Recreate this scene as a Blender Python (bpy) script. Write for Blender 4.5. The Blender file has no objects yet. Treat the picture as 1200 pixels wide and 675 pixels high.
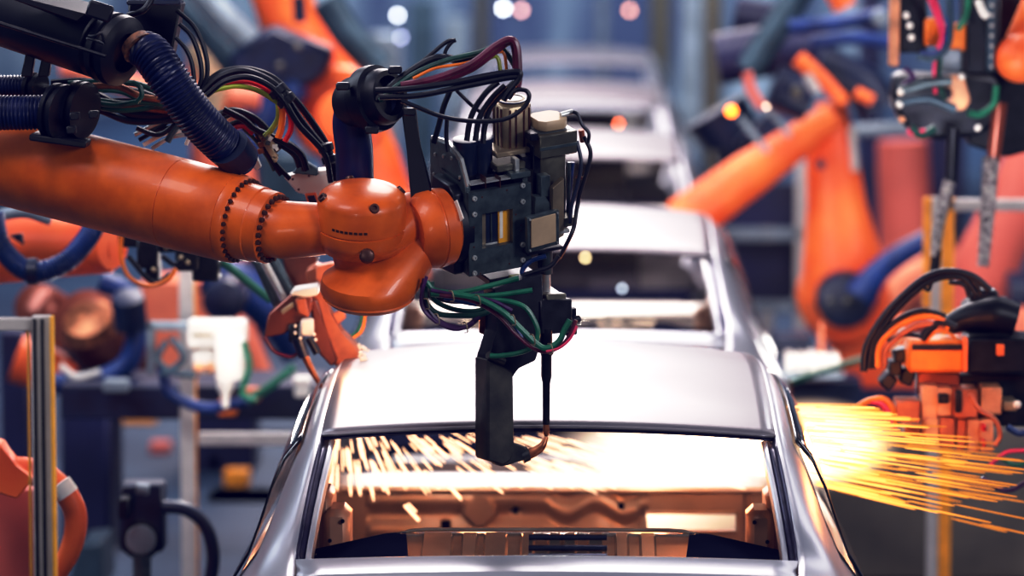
import bpy, bmesh, math, random
from mathutils import Vector, Matrix
R = math.radians
rnd = random.Random(7)
SC = bpy.context.scene
COL = SC.collection

# ---------------------------------------------------------------- camera
FPX = 4600.0
CAM = Vector((0, 0, 3.1))
pitch = math.atan(492.5 / FPX)
yaw = math.atan(80 / FPX * math.cos(pitch))
cd = bpy.data.cameras.new('camera')
cam = bpy.data.objects.new('camera', cd)
COL.objects.link(cam)
cam.location = CAM
cam.rotation_euler = (math.pi / 2 - pitch, 0, yaw)
cd.sensor_width = 36
cd.lens = FPX / 1200 * 36
cd.clip_end = 400
cd.dof.use_dof = True
cd.dof.focus_distance = 10.55
cd.dof.aperture_fstop = 1.75
SC.camera = cam
CR = cam.rotation_euler.to_matrix()

def ray(px, py):
    return CR @ Vector(((px - 600) / FPX, (337.5 - py) / FPX, -1))
def W(px, py, D):
    """world point seen at a photo pixel, at distance D along the line"""
    d = ray(px, py)
    return CAM + d * (D / d.y)
def M(px, D):
    """length in metres of px pixels at distance D"""
    return px * D / FPX

# ---------------------------------------------------------------- mesh builder
def catmull(pts, n):
    P = [Vector(p) for p in pts]
    if len(P) < 3 or n <= 1:
        return P
    out = []
    for i in range(len(P) - 1):
        p0 = P[i - 1] if i else P[0] * 2 - P[1]
        p1, p2 = P[i], P[i + 1]
        p3 = P[i + 2] if i + 2 < len(P) else P[-1] * 2 - P[-2]
        for k in range(n):
            t = k / n
            out.append(0.5 * ((2 * p1) + (p2 - p0) * t + (2 * p0 - 5 * p1 + 4 * p2 - p3) * t * t + (3 * p1 - p0 - 3 * p2 + p3) * t ** 3))
    out.append(P[-1])
    return out

class MB:
    def __init__(s):
        s.bm = bmesh.new()
    def _ring(s, pts):
        return [s.bm.verts.new(p) for p in pts]
    def _skin(s, rings, cap=True, closed=True):
        bm = s.bm
        for a, b in zip(rings, rings[1:]):
            n = len(a)
            for i in range(n if closed else n - 1):
                j = (i + 1) % n
                try: bm.faces.new((a[i], a[j], b[j], b[i]))
                except ValueError: pass
        if cap:
            try:
                bm.faces.new(list(reversed(rings[0])))
                bm.faces.new(rings[-1])
            except ValueError: pass
    def hexa(s, c8, bev=0):
        """c8: bottom 4, top 4 (same order)"""
        v = s._ring(c8)
        fs = [(0,3,2,1),(4,5,6,7),(0,1,5,4),(1,2,6,5),(2,3,7,6),(3,0,4,7)]
        F = [s.bm.faces.new([v[i] for i in f]) for f in fs]
        if bev:
            es = list({e for f in F for e in f.edges})
            bmesh.ops.bevel(s.bm, geom=es, offset=bev, segments=1, affect='EDGES')
        return s
    def box(s, c, size, mat=None, bev=0):
        c = Vector(c); x, y, z = [d / 2 for d in size]
        L = [(-x,-y,-z),(x,-y,-z),(x,y,-z),(-x,y,-z),(-x,-y,z),(x,-y,z),(x,y,z),(-x,y,z)]
        L = [Vector(p) for p in L]
        if mat is not None: L = [mat @ p for p in L]
        return s.hexa([c + p for p in L], bev)
    def prism(s, pts, vec, bev=0):
        vec = Vector(vec)
        P = [Vector(p) for p in pts]
        a = s._ring(P); b = s._ring([p + vec for p in P])
        F = []
        n = len(P)
        F.append(s.bm.faces.new(a)); F.append(s.bm.faces.new(list(reversed(b))))
        for i in range(n):
            j = (i + 1) % n
            F.append(s.bm.faces.new((a[j], a[i], b[i], b[j])))
        if bev:
            es = list({e for f in F for e in f.edges})
            bmesh.ops.bevel(s.bm, geom=es, offset=bev, segments=1, affect='EDGES', clamp_overlap=True)
        return s
    def tube(s, pts, r, n=10, sub=6, corr=None, cap=True, flat=1.0):
        """r: number or list per control point; corr=(pitch, depth) ribbing"""
        ctrl = [Vector(p) for p in pts]
        P = catmull(ctrl, sub)
        m = len(P)
        if isinstance(r, (int, float)): rs = [r] * m
        else:
            rs = []
            for i in range(m):
                u = i / (m - 1) * (len(r) - 1)
                k = min(int(u), len(r) - 2)
                rs.append(r[k] + (r[k + 1] - r[k]) * (u - k))
        if corr:
            pit, dep = corr
            Q, q = [], []
            acc = [0]
            for a, b in zip(P, P[1:]): acc.append(acc[-1] + (b - a).length)
            L = acc[-1]; N = max(2, int(L / pit)) * 4
            k = 0
            for i in range(N + 1):
                d = L * i / N
                while k < m - 2 and acc[k + 1] < d: k += 1
                t = (d - acc[k]) / max(1e-9, acc[k + 1] - acc[k])
                Q.append(P[k].lerp(P[k + 1], t))
                q.append((rs[k] + (rs[k + 1] - rs[k]) * t) * (1 - dep * (0, .15, 1, .85)[i % 4]))
            P, rs, m = Q, q, len(Q)
        T = []
        for i in range(m):
            d = P[min(i + 1, m - 1)] - P[max(i - 1, 0)]
            T.append(d.normalized() if d.length > 1e-9 else Vector((0, 0, 1)))
        up = Vector((0, 0, 1)) if abs(T[0].z) < .9 else Vector((0, 1, 0))
        nrm = (up - T[0] * up.dot(T[0])).normalized()
        rings = []
        for i in range(m):
            nrm = (nrm - T[i] * nrm.dot(T[i])).normalized()
            bn = T[i].cross(nrm)
            rings.append(s._ring([P[i] + (nrm * math.cos(2 * math.pi * k / n) * flat + bn * math.sin(2 * math.pi * k / n)) * rs[i] for k in range(n)]))
        s._skin(rings, cap)
        return s
    def lathe(s, p0, axis, prof, n=32, squash=None):
        """prof: [(distance along axis, radius)]"""
        p0 = Vector(p0); ax = Vector(axis).normalized()
        up = Vector((0, 0, 1)) if abs(ax.z) < .9 else Vector((0, 1, 0))
        u = (up - ax * up.dot(ax)).normalized(); w = ax.cross(u)
        rings = []
        for d, r in prof:
            r = max(r, 1e-4)
            rings.append(s._ring([p0 + ax * d + (u * math.cos(2 * math.pi * k / n) + w * math.sin(2 * math.pi * k / n)) * r for k in range(n)]))
        s._skin(rings)
        return s
    def bolts(s, c, axis, rad, k, r, h, a0=0, a1=360, n=6):
        c = Vector(c); ax = Vector(axis).normalized()
        up = Vector((0, 0, 1)) if abs(ax.z) < .9 else Vector((0, 1, 0))
        u = (up - ax * up.dot(ax)).normalized(); w = ax.cross(u)
        for i in range(k):
            a = R(a0 + (a1 - a0) * i / k)
            p = c + (u * math.cos(a) + w * math.sin(a)) * rad
            s.lathe(p - ax * h * .3, ax, [(0, r), (h, r), (h * 1.3, r * .75), (h * 1.3, r * .4), (h, r * .35)], n)
        return s
    def ball(s, c, r, n=16, sc=(1, 1, 1)):
        c = Vector(c)
        prof = []
        m = n // 2
        rings = []
        for i in range(m + 1):
            th = math.pi * i / m
            rr = max(math.sin(th), 1e-3) * r
            rings.append(s._ring([c + Vector((rr * math.cos(2 * math.pi * k / n) * sc[0], rr * math.sin(2 * math.pi * k / n) * sc[1], -r * math.cos(th) * sc[2])) for k in range(n)]))
        s._skin(rings)
        return s
    def hull(s, pts, bev=0):
        vs = s._ring([Vector(p) for p in pts])
        r = bmesh.ops.convex_hull(s.bm, input=vs)
        junk = list({g for g in r['geom_interior'] + r['geom_unused'] if isinstance(g, bmesh.types.BMVert)})
        if junk: bmesh.ops.delete(s.bm, geom=junk, context='VERTS')
        return s
    def disc_pts(s, c, axis, r, n=24):
        c = Vector(c); ax = Vector(axis).normalized()
        up = Vector((0, 0, 1)) if abs(ax.z) < .9 else Vector((0, 1, 0))
        u = (up - ax * up.dot(ax)).normalized(); w = ax.cross(u)
        return [c + (u * math.cos(2 * math.pi * k / n) + w * math.sin(2 * math.pi * k / n)) * r for k in range(n)]
    def strip(s, rows, close=False):
        """grid surface from rows of points"""
        rings = [s._ring(r) for r in rows]
        s._skin(rings, cap=False, closed=close)
        return s
    def build(s, name, mat, parent=None, label=None, cat=None, group=None, kind=None, ang=38, mods=None, loc=None):
        bm = s.bm
        bm.normal_update()
        bmesh.ops.recalc_face_normals(bm, faces=bm.faces[:])
        for f in bm.faces: f.smooth = True
        for e in bm.edges:
            if len(e.link_faces) == 2:
                if e.calc_face_angle(0) > R(ang): e.smooth = False
        off = Vector((0, 0, 0))
        if parent is not None:
            q = parent
            while q.parent: q = q.parent
            off = Vector(q['_o']) if '_o' in q else Vector(q.location)
        elif loc is not None: off = Vector(loc)
        if off.length: bmesh.ops.translate(bm, verts=bm.verts[:], vec=-off)
        me = bpy.data.meshes.new(name)
        bm.to_mesh(me); bm.free()
        me.materials.append(mat)
        o = bpy.data.objects.new(name, me)
        COL.objects.link(o)
        if parent is not None: o.parent = parent
        elif loc is not None: o.location = off
        tag(o, label, cat, group, kind)
        if mods: mods(o)
        return o

def tag(o, label=None, cat=None, group=None, kind=None):
    if label: o['label'] = label
    if cat: o['category'] = cat
    if group: o['group'] = group
    if kind: o['kind'] = kind
    return o
def thing(name, loc, label, cat, group=None):
    o = bpy.data.objects.new(name, None)
    o.empty_display_size = .1
    COL.objects.link(o); o.location = Vector(loc)
    return tag(o, label, cat, group)
def copy_tree(o, parent=None):
    c = o.copy(); COL.objects.link(c)
    if parent is not None: c.parent = parent
    for ch in list(o.children): copy_tree(ch, c)
    return c

class Frame:
    """a rotated working frame: local x right, y away from the viewer, z up"""
    def __init__(s, px, py, D, tilt=0, yaw=0, roll=0):
        s.o = W(px, py, D)
        s.r = Matrix.Rotation(R(roll), 3, 'Y') @ Matrix.Rotation(R(tilt), 3, 'X') @ Matrix.Rotation(R(yaw), 3, 'Z')
        s.ri = s.r.transposed()
    def w(s, x, y, z): return s.o + s.r @ Vector((x, y, z))
    def at(s, px, py, c=0, ax=1):
        """local point where the pixel's ray meets the plane local[ax] = c"""
        o = s.ri @ (CAM - s.o); d = s.ri @ ray(px, py)
        t = (c - o[ax]) / d[ax]
        return o + d * t
    def wat(s, px, py, c=0, ax=1):
        p = s.at(px, py, c, ax); return s.w(*p)
    def box(s, mb, a, b, c0, c1, bev=0.0):
        """a, b pixel corners on the front plane y=c0; runs back to c1"""
        p, q = s.at(a[0], a[1], c0), s.at(b[0], b[1], c0)
        x0, x1 = sorted((p.x, q.x)); z0, z1 = sorted((p.z, q.z))
        mb.hexa([s.w(*v) for v in [(x0,c0,z0),(x1,c0,z0),(x1,c1,z0),(x0,c1,z0),(x0,c0,z1),(x1,c0,z1),(x1,c1,z1),(x0,c1,z1)]], bev)
        return mb
    def poly(s, mb, pts, c0, c1, bev=0.0, ax=1):
        P = [s.wat(x, y, c0, ax) for x, y in pts]
        v = [0, 0, 0]; v[ax] = c1 - c0
        return mb.prism(P, s.r @ Vector(v), bev)
    def cyl(s, mb, a, b, c, prof_r, n=24):
        """cylinder whose axis runs between two pixels on plane y=c; prof_r list of (t, radius in m)"""
        A, B = s.wat(a[0], a[1], c), s.wat(b[0], b[1], c)
        L = (B - A).length
        return mb.lathe(A, B - A, [(t * L, r) for t, r in prof_r], n)
    def x(s): return s.r @ Vector((1, 0, 0))
    def y(s): return s.r @ Vector((0, 1, 0))
    def z(s): return s.r @ Vector((0, 0, 1))

def cable(pts, r, D=None, n=8, sub=8, mb=None):
    """pts: (px, py[, D]); r in pixels"""
    mb = mb or MB()
    P = []; last = D
    for p in pts:
        if len(p) > 2: last = p[2]
        P.append(W(p[0], p[1], last))
    d0 = pts[0][2] if len(pts[0]) > 2 else D
    mb.tube(P, M(r, d0), n, sub)
    return mb

# ---------------------------------------------------------------- materials
def mat(name, col, rough=.5, metal=0.0, var=.12, scale=18, bump=0.0, coat=0.0, emit=None, es=0, dirt=None, spec=.5, aniso=None):
    m = bpy.data.materials.new(name); m.use_nodes = True
    nt = m.node_tree; b = nt.nodes['Principled BSDF']
    c = (*col, 1)
    b.inputs['Roughness'].default_value = rough
    b.inputs['Metallic'].default_value = metal
    b.inputs['Coat Weight'].default_value = coat
    b.inputs['Specular IOR Level'].default_value = spec
    tc = nt.nodes.new('ShaderNodeTexCoord')
    no = nt.nodes.new('ShaderNodeTexNoise'); no.inputs['Scale'].default_value = scale; no.inputs['Detail'].default_value = 6
    nt.links.new(tc.outputs['Object'], no.inputs['Vector'])
    rp = nt.nodes.new('ShaderNodeValToRGB')
    rp.color_ramp.elements[0].position = .35; rp.color_ramp.elements[1].position = .65
    d = dirt or tuple(x * (1 - var * 2) for x in col)
    rp.color_ramp.elements[0].color = (*d, 1)
    rp.color_ramp.elements[1].color = c
    nt.links.new(no.outputs['Fac'], rp.inputs['Fac'])
    nt.links.new(rp.outputs['Color'], b.inputs['Base Color'])
    mr = nt.nodes.new('ShaderNodeMapRange')
    mr.inputs['To Min'].default_value = max(0.03, rough - .08); mr.inputs['To Max'].default_value = min(1, rough + .1)
    nt.links.new(no.outputs['Fac'], mr.inputs['Value'])
    nt.links.new(mr.outputs['Result'], b.inputs['Roughness'])
    if bump:
        bp = nt.nodes.new('ShaderNodeBump'); bp.inputs['Strength'].default_value = bump; bp.inputs['Distance'].default_value = .004
        n2 = nt.nodes.new('ShaderNodeTexNoise'); n2.inputs['Scale'].default_value = scale * 12
        nt.links.new(tc.outputs['Object'], n2.inputs['Vector'])
        nt.links.new(n2.outputs['Fac'], bp.inputs['Height']); nt.links.new(bp.outputs['Normal'], b.inputs['Normal'])
    if emit:
        b.inputs['Emission Color'].default_value = (*emit, 1); b.inputs['Emission Strength'].default_value = es
    return m
def glow(name, col, s):
    m = bpy.data.materials.new(name); m.use_nodes = True
    nt = m.node_tree; nt.nodes.clear()
    e = nt.nodes.new('ShaderNodeEmission'); e.inputs['Color'].default_value = (*col, 1); e.inputs['Strength'].default_value = s
    o = nt.nodes.new('ShaderNodeOutputMaterial'); nt.links.new(e.outputs[0], o.inputs['Surface'])
    return m

K = {}
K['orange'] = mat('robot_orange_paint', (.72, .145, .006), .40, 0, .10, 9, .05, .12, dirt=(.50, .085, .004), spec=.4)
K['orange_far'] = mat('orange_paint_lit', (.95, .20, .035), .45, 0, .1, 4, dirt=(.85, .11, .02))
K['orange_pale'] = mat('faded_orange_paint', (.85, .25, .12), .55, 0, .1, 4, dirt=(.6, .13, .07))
K['bolt'] = mat('dark_bolt_steel', (.10, .035, .02), .35, .4, .2, 40)
K['black'] = mat('black_plastic', (.005, .006, .014), .42, 0, .2, 14, .04, spec=.3)
K['navy'] = mat('navy_plastic', (.006, .014, .050), .38, 0, .25, 10, .03)
K['hose'] = mat('navy_corrugated_hose', (.004, .011, .075), .36, 0, .25, 10)
K['hose_blue'] = mat('blue_corrugated_hose', (.006, .040, .19), .4, 0, .25, 8)
K['rubber'] = mat('black_cable_rubber', (.005, .006, .014), .42, 0, .2, 30, spec=.35)
K['steel_dark'] = mat('dark_green_steel', (.085, .115, .125), .36, .45, .25, 30, .05)
K['steel_black'] = mat('blackened_steel', (.012, .013, .021), .38, .5, .3, 24, .08)
K['steel'] = mat('machined_steel', (.60, .60, .57), .34, .5, .12, 30)
K['steel_tan'] = mat('tan_anodised_metal', (.40, .31, .20), .38, .6, .15, 20)
K['tan'] = mat('tan_painted_metal', (.50, .36, .22), .5, .1, .1, 14)
K['olive'] = mat('olive_steel', (.17, .16, .12), .36, .7, .18, 22, .04)
K['yellow'] = mat('yellow_paint', (.90, .42, .012), .5, 0, .1, 15)
K['white'] = mat('cream_white_paint', (.82, .76, .68), .45, 0, .08, 10)
K['red'] = mat('red_cable', (.75, .02, .02), .35)
K['wire_orange'] = mat('orange_cable', (.9, .22, .01), .35)
K['green'] = mat('green_cable', (.015, .17, .09), .35, 0, .2, 20)
K['green_dk'] = mat('dark_green_cable', (.01, .07, .05), .35, 0, .2, 20)
K['yellowgreen'] = mat('yellow_green_cable', (.35, .42, .02), .4)
K['purple'] = mat('maroon_cable', (.16, .015, .05), .35, 0, .3, 20)
K['violet'] = mat('violet_cable', (.06, .012, .09), .35, 0, .3, 20)
K['pink'] = mat('pink_cable', (.75, .05, .13), .4)
K['copper'] = mat('copper', (.45, .16, .07), .35, .7, .3, 30)
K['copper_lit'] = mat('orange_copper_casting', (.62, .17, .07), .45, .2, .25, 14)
K['worn'] = mat('worn_black_steel', (.012, .013, .016), .42, .4, .3, 10, .1, dirt=(.085, .08, .065))
K['aluminium'] = mat('aluminium_profile', (.50, .46, .43), .45, .15, .1, 12)
# ---------------------------------------------------------------- setting
def struct(name, mb, m): return mb.build(name, m, kind='structure')
fl = bpy.data.materials.new('dark_factory_floor'); fl.use_nodes = True
nt = fl.node_tree; b = nt.nodes['Principled BSDF']
tc = nt.nodes.new('ShaderNodeTexCoord'); no = nt.nodes.new('ShaderNodeTexNoise'); no.inputs['Scale'].default_value = .9; no.inputs['Detail'].default_value = 4
rp = nt.nodes.new('ShaderNodeValToRGB')
rp.color_ramp.elements[0].color = (.008, .024, .058, 1); rp.color_ramp.elements[0].position = .35
rp.color_ramp.elements[1].color = (.028, .062, .110, 1); rp.color_ramp.elements[1].position = .7
nt.links.new(tc.outputs['Object'], no.inputs['Vector']); nt.links.new(no.outputs['Fac'], rp.inputs['Fac'])
nt.links.new(rp.outputs['Color'], b.inputs['Base Color']); b.inputs['Roughness'].default_value = .65
struct('floor', MB().box((0, 28, -.05), (30, 72, .1)), fl)

wl = bpy.data.materials.new('grey_blue_hall_wall'); wl.use_nodes = True
nt = wl.node_tree; b = nt.nodes['Principled BSDF']
tc = nt.nodes.new('ShaderNodeTexCoord'); mp = nt.nodes.new('ShaderNodeMapping'); mp.inputs['Scale'].default_value = (1.1, 1, .25)
no = nt.nodes.new('ShaderNodeTexNoise'); no.inputs['Scale'].default_value = 1.0; no.inputs['Detail'].default_value = 3
rp = nt.nodes.new('ShaderNodeValToRGB')
rp.color_ramp.elements[0].color = (.015, .03, .075, 1); rp.color_ramp.elements[0].position = .38
rp.color_ramp.elements[1].color = (.20, .25, .28, 1); rp.color_ramp.elements[1].position = .66
e = rp.color_ramp.elements.new(.5); e.color = (.06, .09, .13, 1)
nt.links.new(tc.outputs['Object'], mp.inputs['Vector']); nt.links.new(mp.outputs['Vector'], no.inputs['Vector'])
nt.links.new(no.outputs['Fac'], rp.inputs['Fac']); nt.links.new(rp.outputs['Color'], b.inputs['Base Color']); b.inputs['Roughness'].default_value = .6
struct('wall_back', MB().box((0, 50.2, 4), (30, .3, 8.2)), wl)
struct('wall_left', MB().box((-9.2, 28, 4), (.3, 60, 8.2)), wl)
struct('wall_right', MB().box((9.2, 28, 4), (.3, 60, 8.2)), wl)

# world
w = bpy.data.worlds.new('hall_air'); SC.world = w; w.use_nodes = True
bg = w.node_tree.nodes['Background']
tcw = w.node_tree.nodes.new('ShaderNodeTexCoord'); sx = w.node_tree.nodes.new('ShaderNodeSeparateXYZ')
cr = w.node_tree.nodes.new('ShaderNodeValToRGB')
cr.color_ramp.elements[0].color = (.02, .03, .08, 1); cr.color_ramp.elements[0].position = .45
cr.color_ramp.elements[1].color = (.55, .62, .80, 1); cr.color_ramp.elements[1].position = .9
mrr = w.node_tree.nodes.new('ShaderNodeMapRange'); mrr.inputs['From Min'].default_value = -1
w.node_tree.links.new(tcw.outputs['Generated'], sx.inputs[0]); w.node_tree.links.new(sx.outputs['Z'], mrr.inputs['Value'])
w.node_tree.links.new(mrr.outputs['Result'], cr.inputs['Fac']); w.node_tree.links.new(cr.outputs['Color'], bg.inputs['Color'])
bg.inputs['Strength'].default_value = .26

def area(name, loc, target, size, power, col=(1, 1, 1), sy=None):
    l = bpy.data.lights.new(name, 'AREA'); l.energy = power; l.color = col; l.size = size
    if sy: l.shape = 'RECTANGLE'; l.size_y = sy
    o = bpy.data.objects.new(name, l); COL.objects.link(o); o.location = loc
    o.rotation_euler = (Vector(target) - Vector(loc)).to_track_quat('-Z', 'Y').to_euler()
    return o
def point(name, loc, power, col, r=.08):
    l = bpy.data.lights.new(name, 'POINT'); l.energy = power; l.color = col; l.shadow_soft_size = r
    o = bpy.data.objects.new(name, l); COL.objects.link(o); o.location = loc
    return o
area('hall_lamp_near', (-2.6, 8.6, 5.6), (-.2, 11.2, 1.6), 1.6, 85, (1, .93, .95))
area('hall_lamp_over_line', (-.8, 17.5, 6.5), (-.2, 16.5, 1.4), 2.0, 500, (1, .91, .89), 6)
area('hall_lamp_over_line_far', (-.3, 27, 6.5), (0, 26, 1), 3.0, 850, (1, .90, .88), 8)
area('hall_lamp_left', (-5.5, 13, 6.0), (-2, 15, 1), 2.5, 380, (.85, .92, 1), 6)
area('hall_lamp_right', (5.5, 15, 6.0), (2, 19, 1), 2.5, 420, (1, .95, .95), 8)
area('hall_lamp_far', (0, 42, 7.0), (0, 50, 1), 8, 2100, (.85, .9, 1), 4)
point('cabin_fill', (-.1, 17.0, 1.45), 45, (1, .93, .85), .12)  # fill added to brighten the cross bar inside the second body
point('cabin_fill', (-.1, 22.0, 1.45), 30, (1, .93, .88), .12)  # same added fill inside the third body
point('rack_fill', tuple(W(950, 395, 17.0)), 22, (1, .95, .9), .1)  # fill added to brighten the rack trays, no lamp there
point('valve_box_fill', tuple(W(255, 395, 13.9)), 14, (1, .97, .92), .1)  # added fill that whitens the valve box
point('hanging_gun_fill', tuple(W(1125, 190, 12.9)), 12, (.95, .95, 1), .1)  # added fill to brighten the foil wraps
area('fence_fill', tuple(W(-60, 420, 7.2)), tuple(W(47, 540, 9.2)), .5, 9, (1, .95, .9))  # local fill added for the dark front of the fence post
area('hall_lamp_mid', (0, 31, 7.0), (0, 38, .5), 6, 700, (.85, .92, 1), 4)
area('front_gun_fill', (3.4, 6.8, 3.9), (0.0, 10.5, 2.2), 1.2, 130, (.95, .95, 1))  # fill added from front right to light the gun plate
# ---------------------------------------------------------------- car bodies
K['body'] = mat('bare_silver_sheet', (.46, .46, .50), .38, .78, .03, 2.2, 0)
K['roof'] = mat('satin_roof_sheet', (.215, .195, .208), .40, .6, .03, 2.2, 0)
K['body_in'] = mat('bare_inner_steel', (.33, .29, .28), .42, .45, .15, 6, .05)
K['body_dark'] = mat('shadowed_blue_steel', (.03, .035, .07), .22, .7, .1, 8)
K['wing'] = mat('dark_matte_steel', (.010, .011, .026), .5, 0, .1, 8, spec=0)
K['warm'] = mat('spark_lit_steel_tint', (.55, .30, .19), .42, .3, .15, 6)  # orange light of the sparks mixed into the steel colour
K['bar'] = mat('pale_bare_steel', (.75, .68, .62), .45, .3, .05, 4)
K['seal'] = mat('dark_window_channel', (.035, .03, .07), .3, .5, .2, 30)
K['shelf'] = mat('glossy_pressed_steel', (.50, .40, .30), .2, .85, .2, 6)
K['glass_black'] = mat('black_side_window', (.004, .004, .006), .12, 0, .1, 5, coat=.3)
CX, CY = -.085, 10.1          # base of the rear window opening of the nearest body

TOP = [(.60,-.75,1.15),(.635,-.35,1.245),(.656,0,1.30),(.648,.13,1.385),(.636,.28,1.468),(.62,.5,1.563),(.622,.9,1.606),(.624,1.5,1.63),(.612,2.0,1.60),(.60,2.2,1.565),(.63,2.6,1.42),(.66,3.0,1.25),(.68,3.4,1.14),(.62,3.85,1.02)]
BEL = [(.74,-.78,1.00),(.83,-.45,1.07),(.885,-.16,1.10),(.885,.02,1.12),(.87,.2,1.13),(.86,.45,1.14),(.86,.9,1.14),(.86,1.5,1.13),(.855,2.0,1.12),(.85,2.3,1.11),(.85,2.7,1.10),(.85,3.05,1.08),(.83,3.45,1.05),(.72,3.9,.95)]
GT = [0, .04, .10, .22, .40, .62, .82, 1]
GX = [0, .10, .20, .33, .46, .60, .76, 1]
def interp(A, u):
    i = min(int(u), len(A) - 2); t = u - i
    p0 = A[max(i-1,0)]; p1 = A[i]; p2 = A[i+1]; p3 = A[min(i+2,len(A)-1)]
    return tuple(.5*((2*b)+(c-a)*t+(2*a-5*b+4*c-d)*t*t+(3*b-a-3*c+d)*t**3) for a,b,c,d in zip(p0,p1,p2,p3))
def car_pt(p, sx=1): return Vector((CX + sx * p[0], CY + p[1], p[2]))
SUBC = 4
def side_rows():
    n = (len(TOP) - 1) * SUBC
    cols = []
    for i in range(n + 1):
        u = i / SUBC
        t, b = interp(TOP, u), interp(BEL, u)
        col = []
        for g, gx in zip(GT, GX):
            col.append((t[0] + (b[0] - t[0]) * gx, t[1] + (b[1] - t[1]) * g, t[2] + (b[2] - t[2]) * g))
        # lower body
        for zz, dx in ((.98, .012), (.85, .015), (.70, .0), (.55, -.03)):
            col.append((b[0] + dx, b[1], min(zz, b[2] - .02) if zz > .9 else zz))
        cols.append(col)
    return cols
COLS = side_rows()
def side_panel(sx):
    """whole outer side with wheel arches and the door window openings left out"""
    mb = MB(); bm = mb.bm
    V = [[bm.verts.new(car_pt(p, sx)) for p in c] for c in COLS]
    for i in range(len(V) - 1):
        u = (i + .5) / SUBC
        for j in range(len(V[0]) - 1):
            win = (5.6 < u < 9.3) and 3 <= j <= 6
            y = COLS[i][j][1]; z = (COLS[i][j][2] + COLS[i][j+1][2]) / 2
            arch = (j >= 8) and (abs(y - (-.15)) < .28 or abs(y - 3.1) < .28) and z < .85
            if win or arch: continue
            bm.faces.new((V[i][j], V[i+1][j], V[i+1][j+1], V[i][j+1]))
    return mb
def solid(th):
    def f(o):
        m = o.modifiers.new('sheet', 'SOLIDIFY'); m.thickness = th; m.offset = -1 if True else 1
    return f
def roof_pts(v, u):
    """u 0..1 across, v 0..1 rear edge to windscreen header"""
    i = 5 + v * 4
    e = interp(TOP, i)
    crown = .028 + .012 * math.sin(math.pi * v)
    s = (u * 2 - 1)
    rb = (-.02 * (1 - s * s) * (1 - v) + .03 * (1 - s * s) * v)   # rear edge bows backwards
    return (e[0] * s, e[1] + rb, e[2] + crown * (1 - s * s) - .0)
def make_car(label):
    root = thing('car_body', (CX, CY, .32), label, 'car body', 'bare car bodies in line')
    # roof
    mb = MB(); mb.strip([[car_pt(roof_pts(v / 24, u / 30)) for u in range(31)] for v in range(25)])
    # turned-down rear lip
    mb.strip([[car_pt((p[0], p[1] - .004 * k, p[2] - .008 * k)) for p in [roof_pts(0, u / 30) for u in range(31)]] for k in range(2)])
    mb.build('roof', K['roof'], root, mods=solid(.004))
    for sx in (1, -1):
        s = side_panel(sx).build('side_panel', K['body'], root, mods=solid(.004) if sx > 0 else solid(.004))
        # black side window sheet
        g = MB(); rows = []
        for i in range(int(5.35 * SUBC), int(9.4 * SUBC) + 1):
            rows.append([car_pt((p[0] + d, p[1], p[2]), sx) for p, d in zip(COLS[i][2:8], (.016, .030, .036, .034, .028, .018))])
        g.strip(rows); g.build('side_window', K['glass_black'], root, mods=solid(.006))
    # channel around the rear opening
    ch = MB()
    for sx in (1, -1):
        P = [interp(TOP, 2 + 3 * k / 12) for k in range(13)]
        a = [car_pt((p[0] - .000, p[1], p[2]), sx) for p in P]
        b_ = [car_pt((p[0] - .008, p[1] + .006, p[2] - .016), sx) for p in P]
        c = [car_pt((p[0] - .026, p[1] + .008, p[2] - .018), sx) for p in P]
        ch.strip([a, b_, c])
    P = [roof_pts(0, u / 30) for u in range(31)]
    ch.strip([[car_pt((p[0], p[1] - .004, p[2] - .006)) for p in P], [car_pt((p[0] * .99, p[1] + .002, p[2] - .013)) for p in P], [car_pt((p[0] * .985, p[1] - .006, p[2] - .016)) for p in P]])
    ch.build('window_channel', K['seal'], root, mods=solid(.003))
    # bright inner flange just inside the channel
    for sx in (1, -1):
        fb = MB()
        P = [interp(TOP, 2 + 3 * k / 12) for k in range(13)]
        fb.strip([[car_pt((p[0] - .024, p[1], p[2] - .014), sx) for p in P], [car_pt((p[0] - .036, p[1] + .01, p[2] - .020), sx) for p in P], [car_pt((p[0] - .038, p[1] + .05, p[2] - .04), sx) for p in P]])
        fb.build('window_flange', K['body'], root, mods=solid(.003))
    # rear deck strip under the opening and tail
    dk = MB()
    dk.strip([[car_pt((s * w_, y, z + .012 * (1 - s * s))) for s in [k / 10 - 1 for k in range(21)]] for (w_, y, z) in
              ((.640, .035, 1.275), (.648, .02, 1.302), (.655, .0, 1.305), (.650, -.03, 1.285), (.648, -.08, 1.278), (.646, -.10, 1.24))])
    dk.build('rear_deck', K['body'], root, mods=solid(.005))
    tl = MB(); tl.strip([[car_pt((s * .66, y + .04 * s * s, z)) for s in [k / 10 - 1 for k in range(21)]] for y, z in ((-.76, 1.02), (-.80, .98), (-.80, .55))])
    tl.build('tail_panel', K['wing'], root, mods=solid(.005))
    # parcel shelf pressing with ribs: centre raised, two sloping wings
    sh = MB()
    rows = []
    NX = 120
    for k, (y, z) in enumerate(((.05, 1.255), (.14, 1.258), (.24, 1.265), (.33, 1.285), (.40, 1.296), (.41, 1.304), (.44, 1.304), (.46, 1.28), (.47, 1.10), (.48, .75))):
        row = []
        for q in range(NX + 1):
            x = -.40 + .80 * q / NX
            ax = abs(x); rib = 0
            if 1 <= k <= 4:
                for cx_, wd in ((-.30, .04), (-.21, .018), (-.14, .03), (-.055, .018), (.02, .018), (.06, .018), (.13, .02), (.2, .018), (.27, .02)):
                    if abs(x - cx_) < wd: rib = .014
            wing = max(0, (ax - .40) / .22)
            row.append(car_pt((x, y, z + rib - .055 * min(1, wing) * (1 if k < 8 else 0))))
        rows.append(row)
    sh.strip(rows); ps = sh.build('parcel_shelf', K['shelf'], root, mods=solid(.003))
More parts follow.
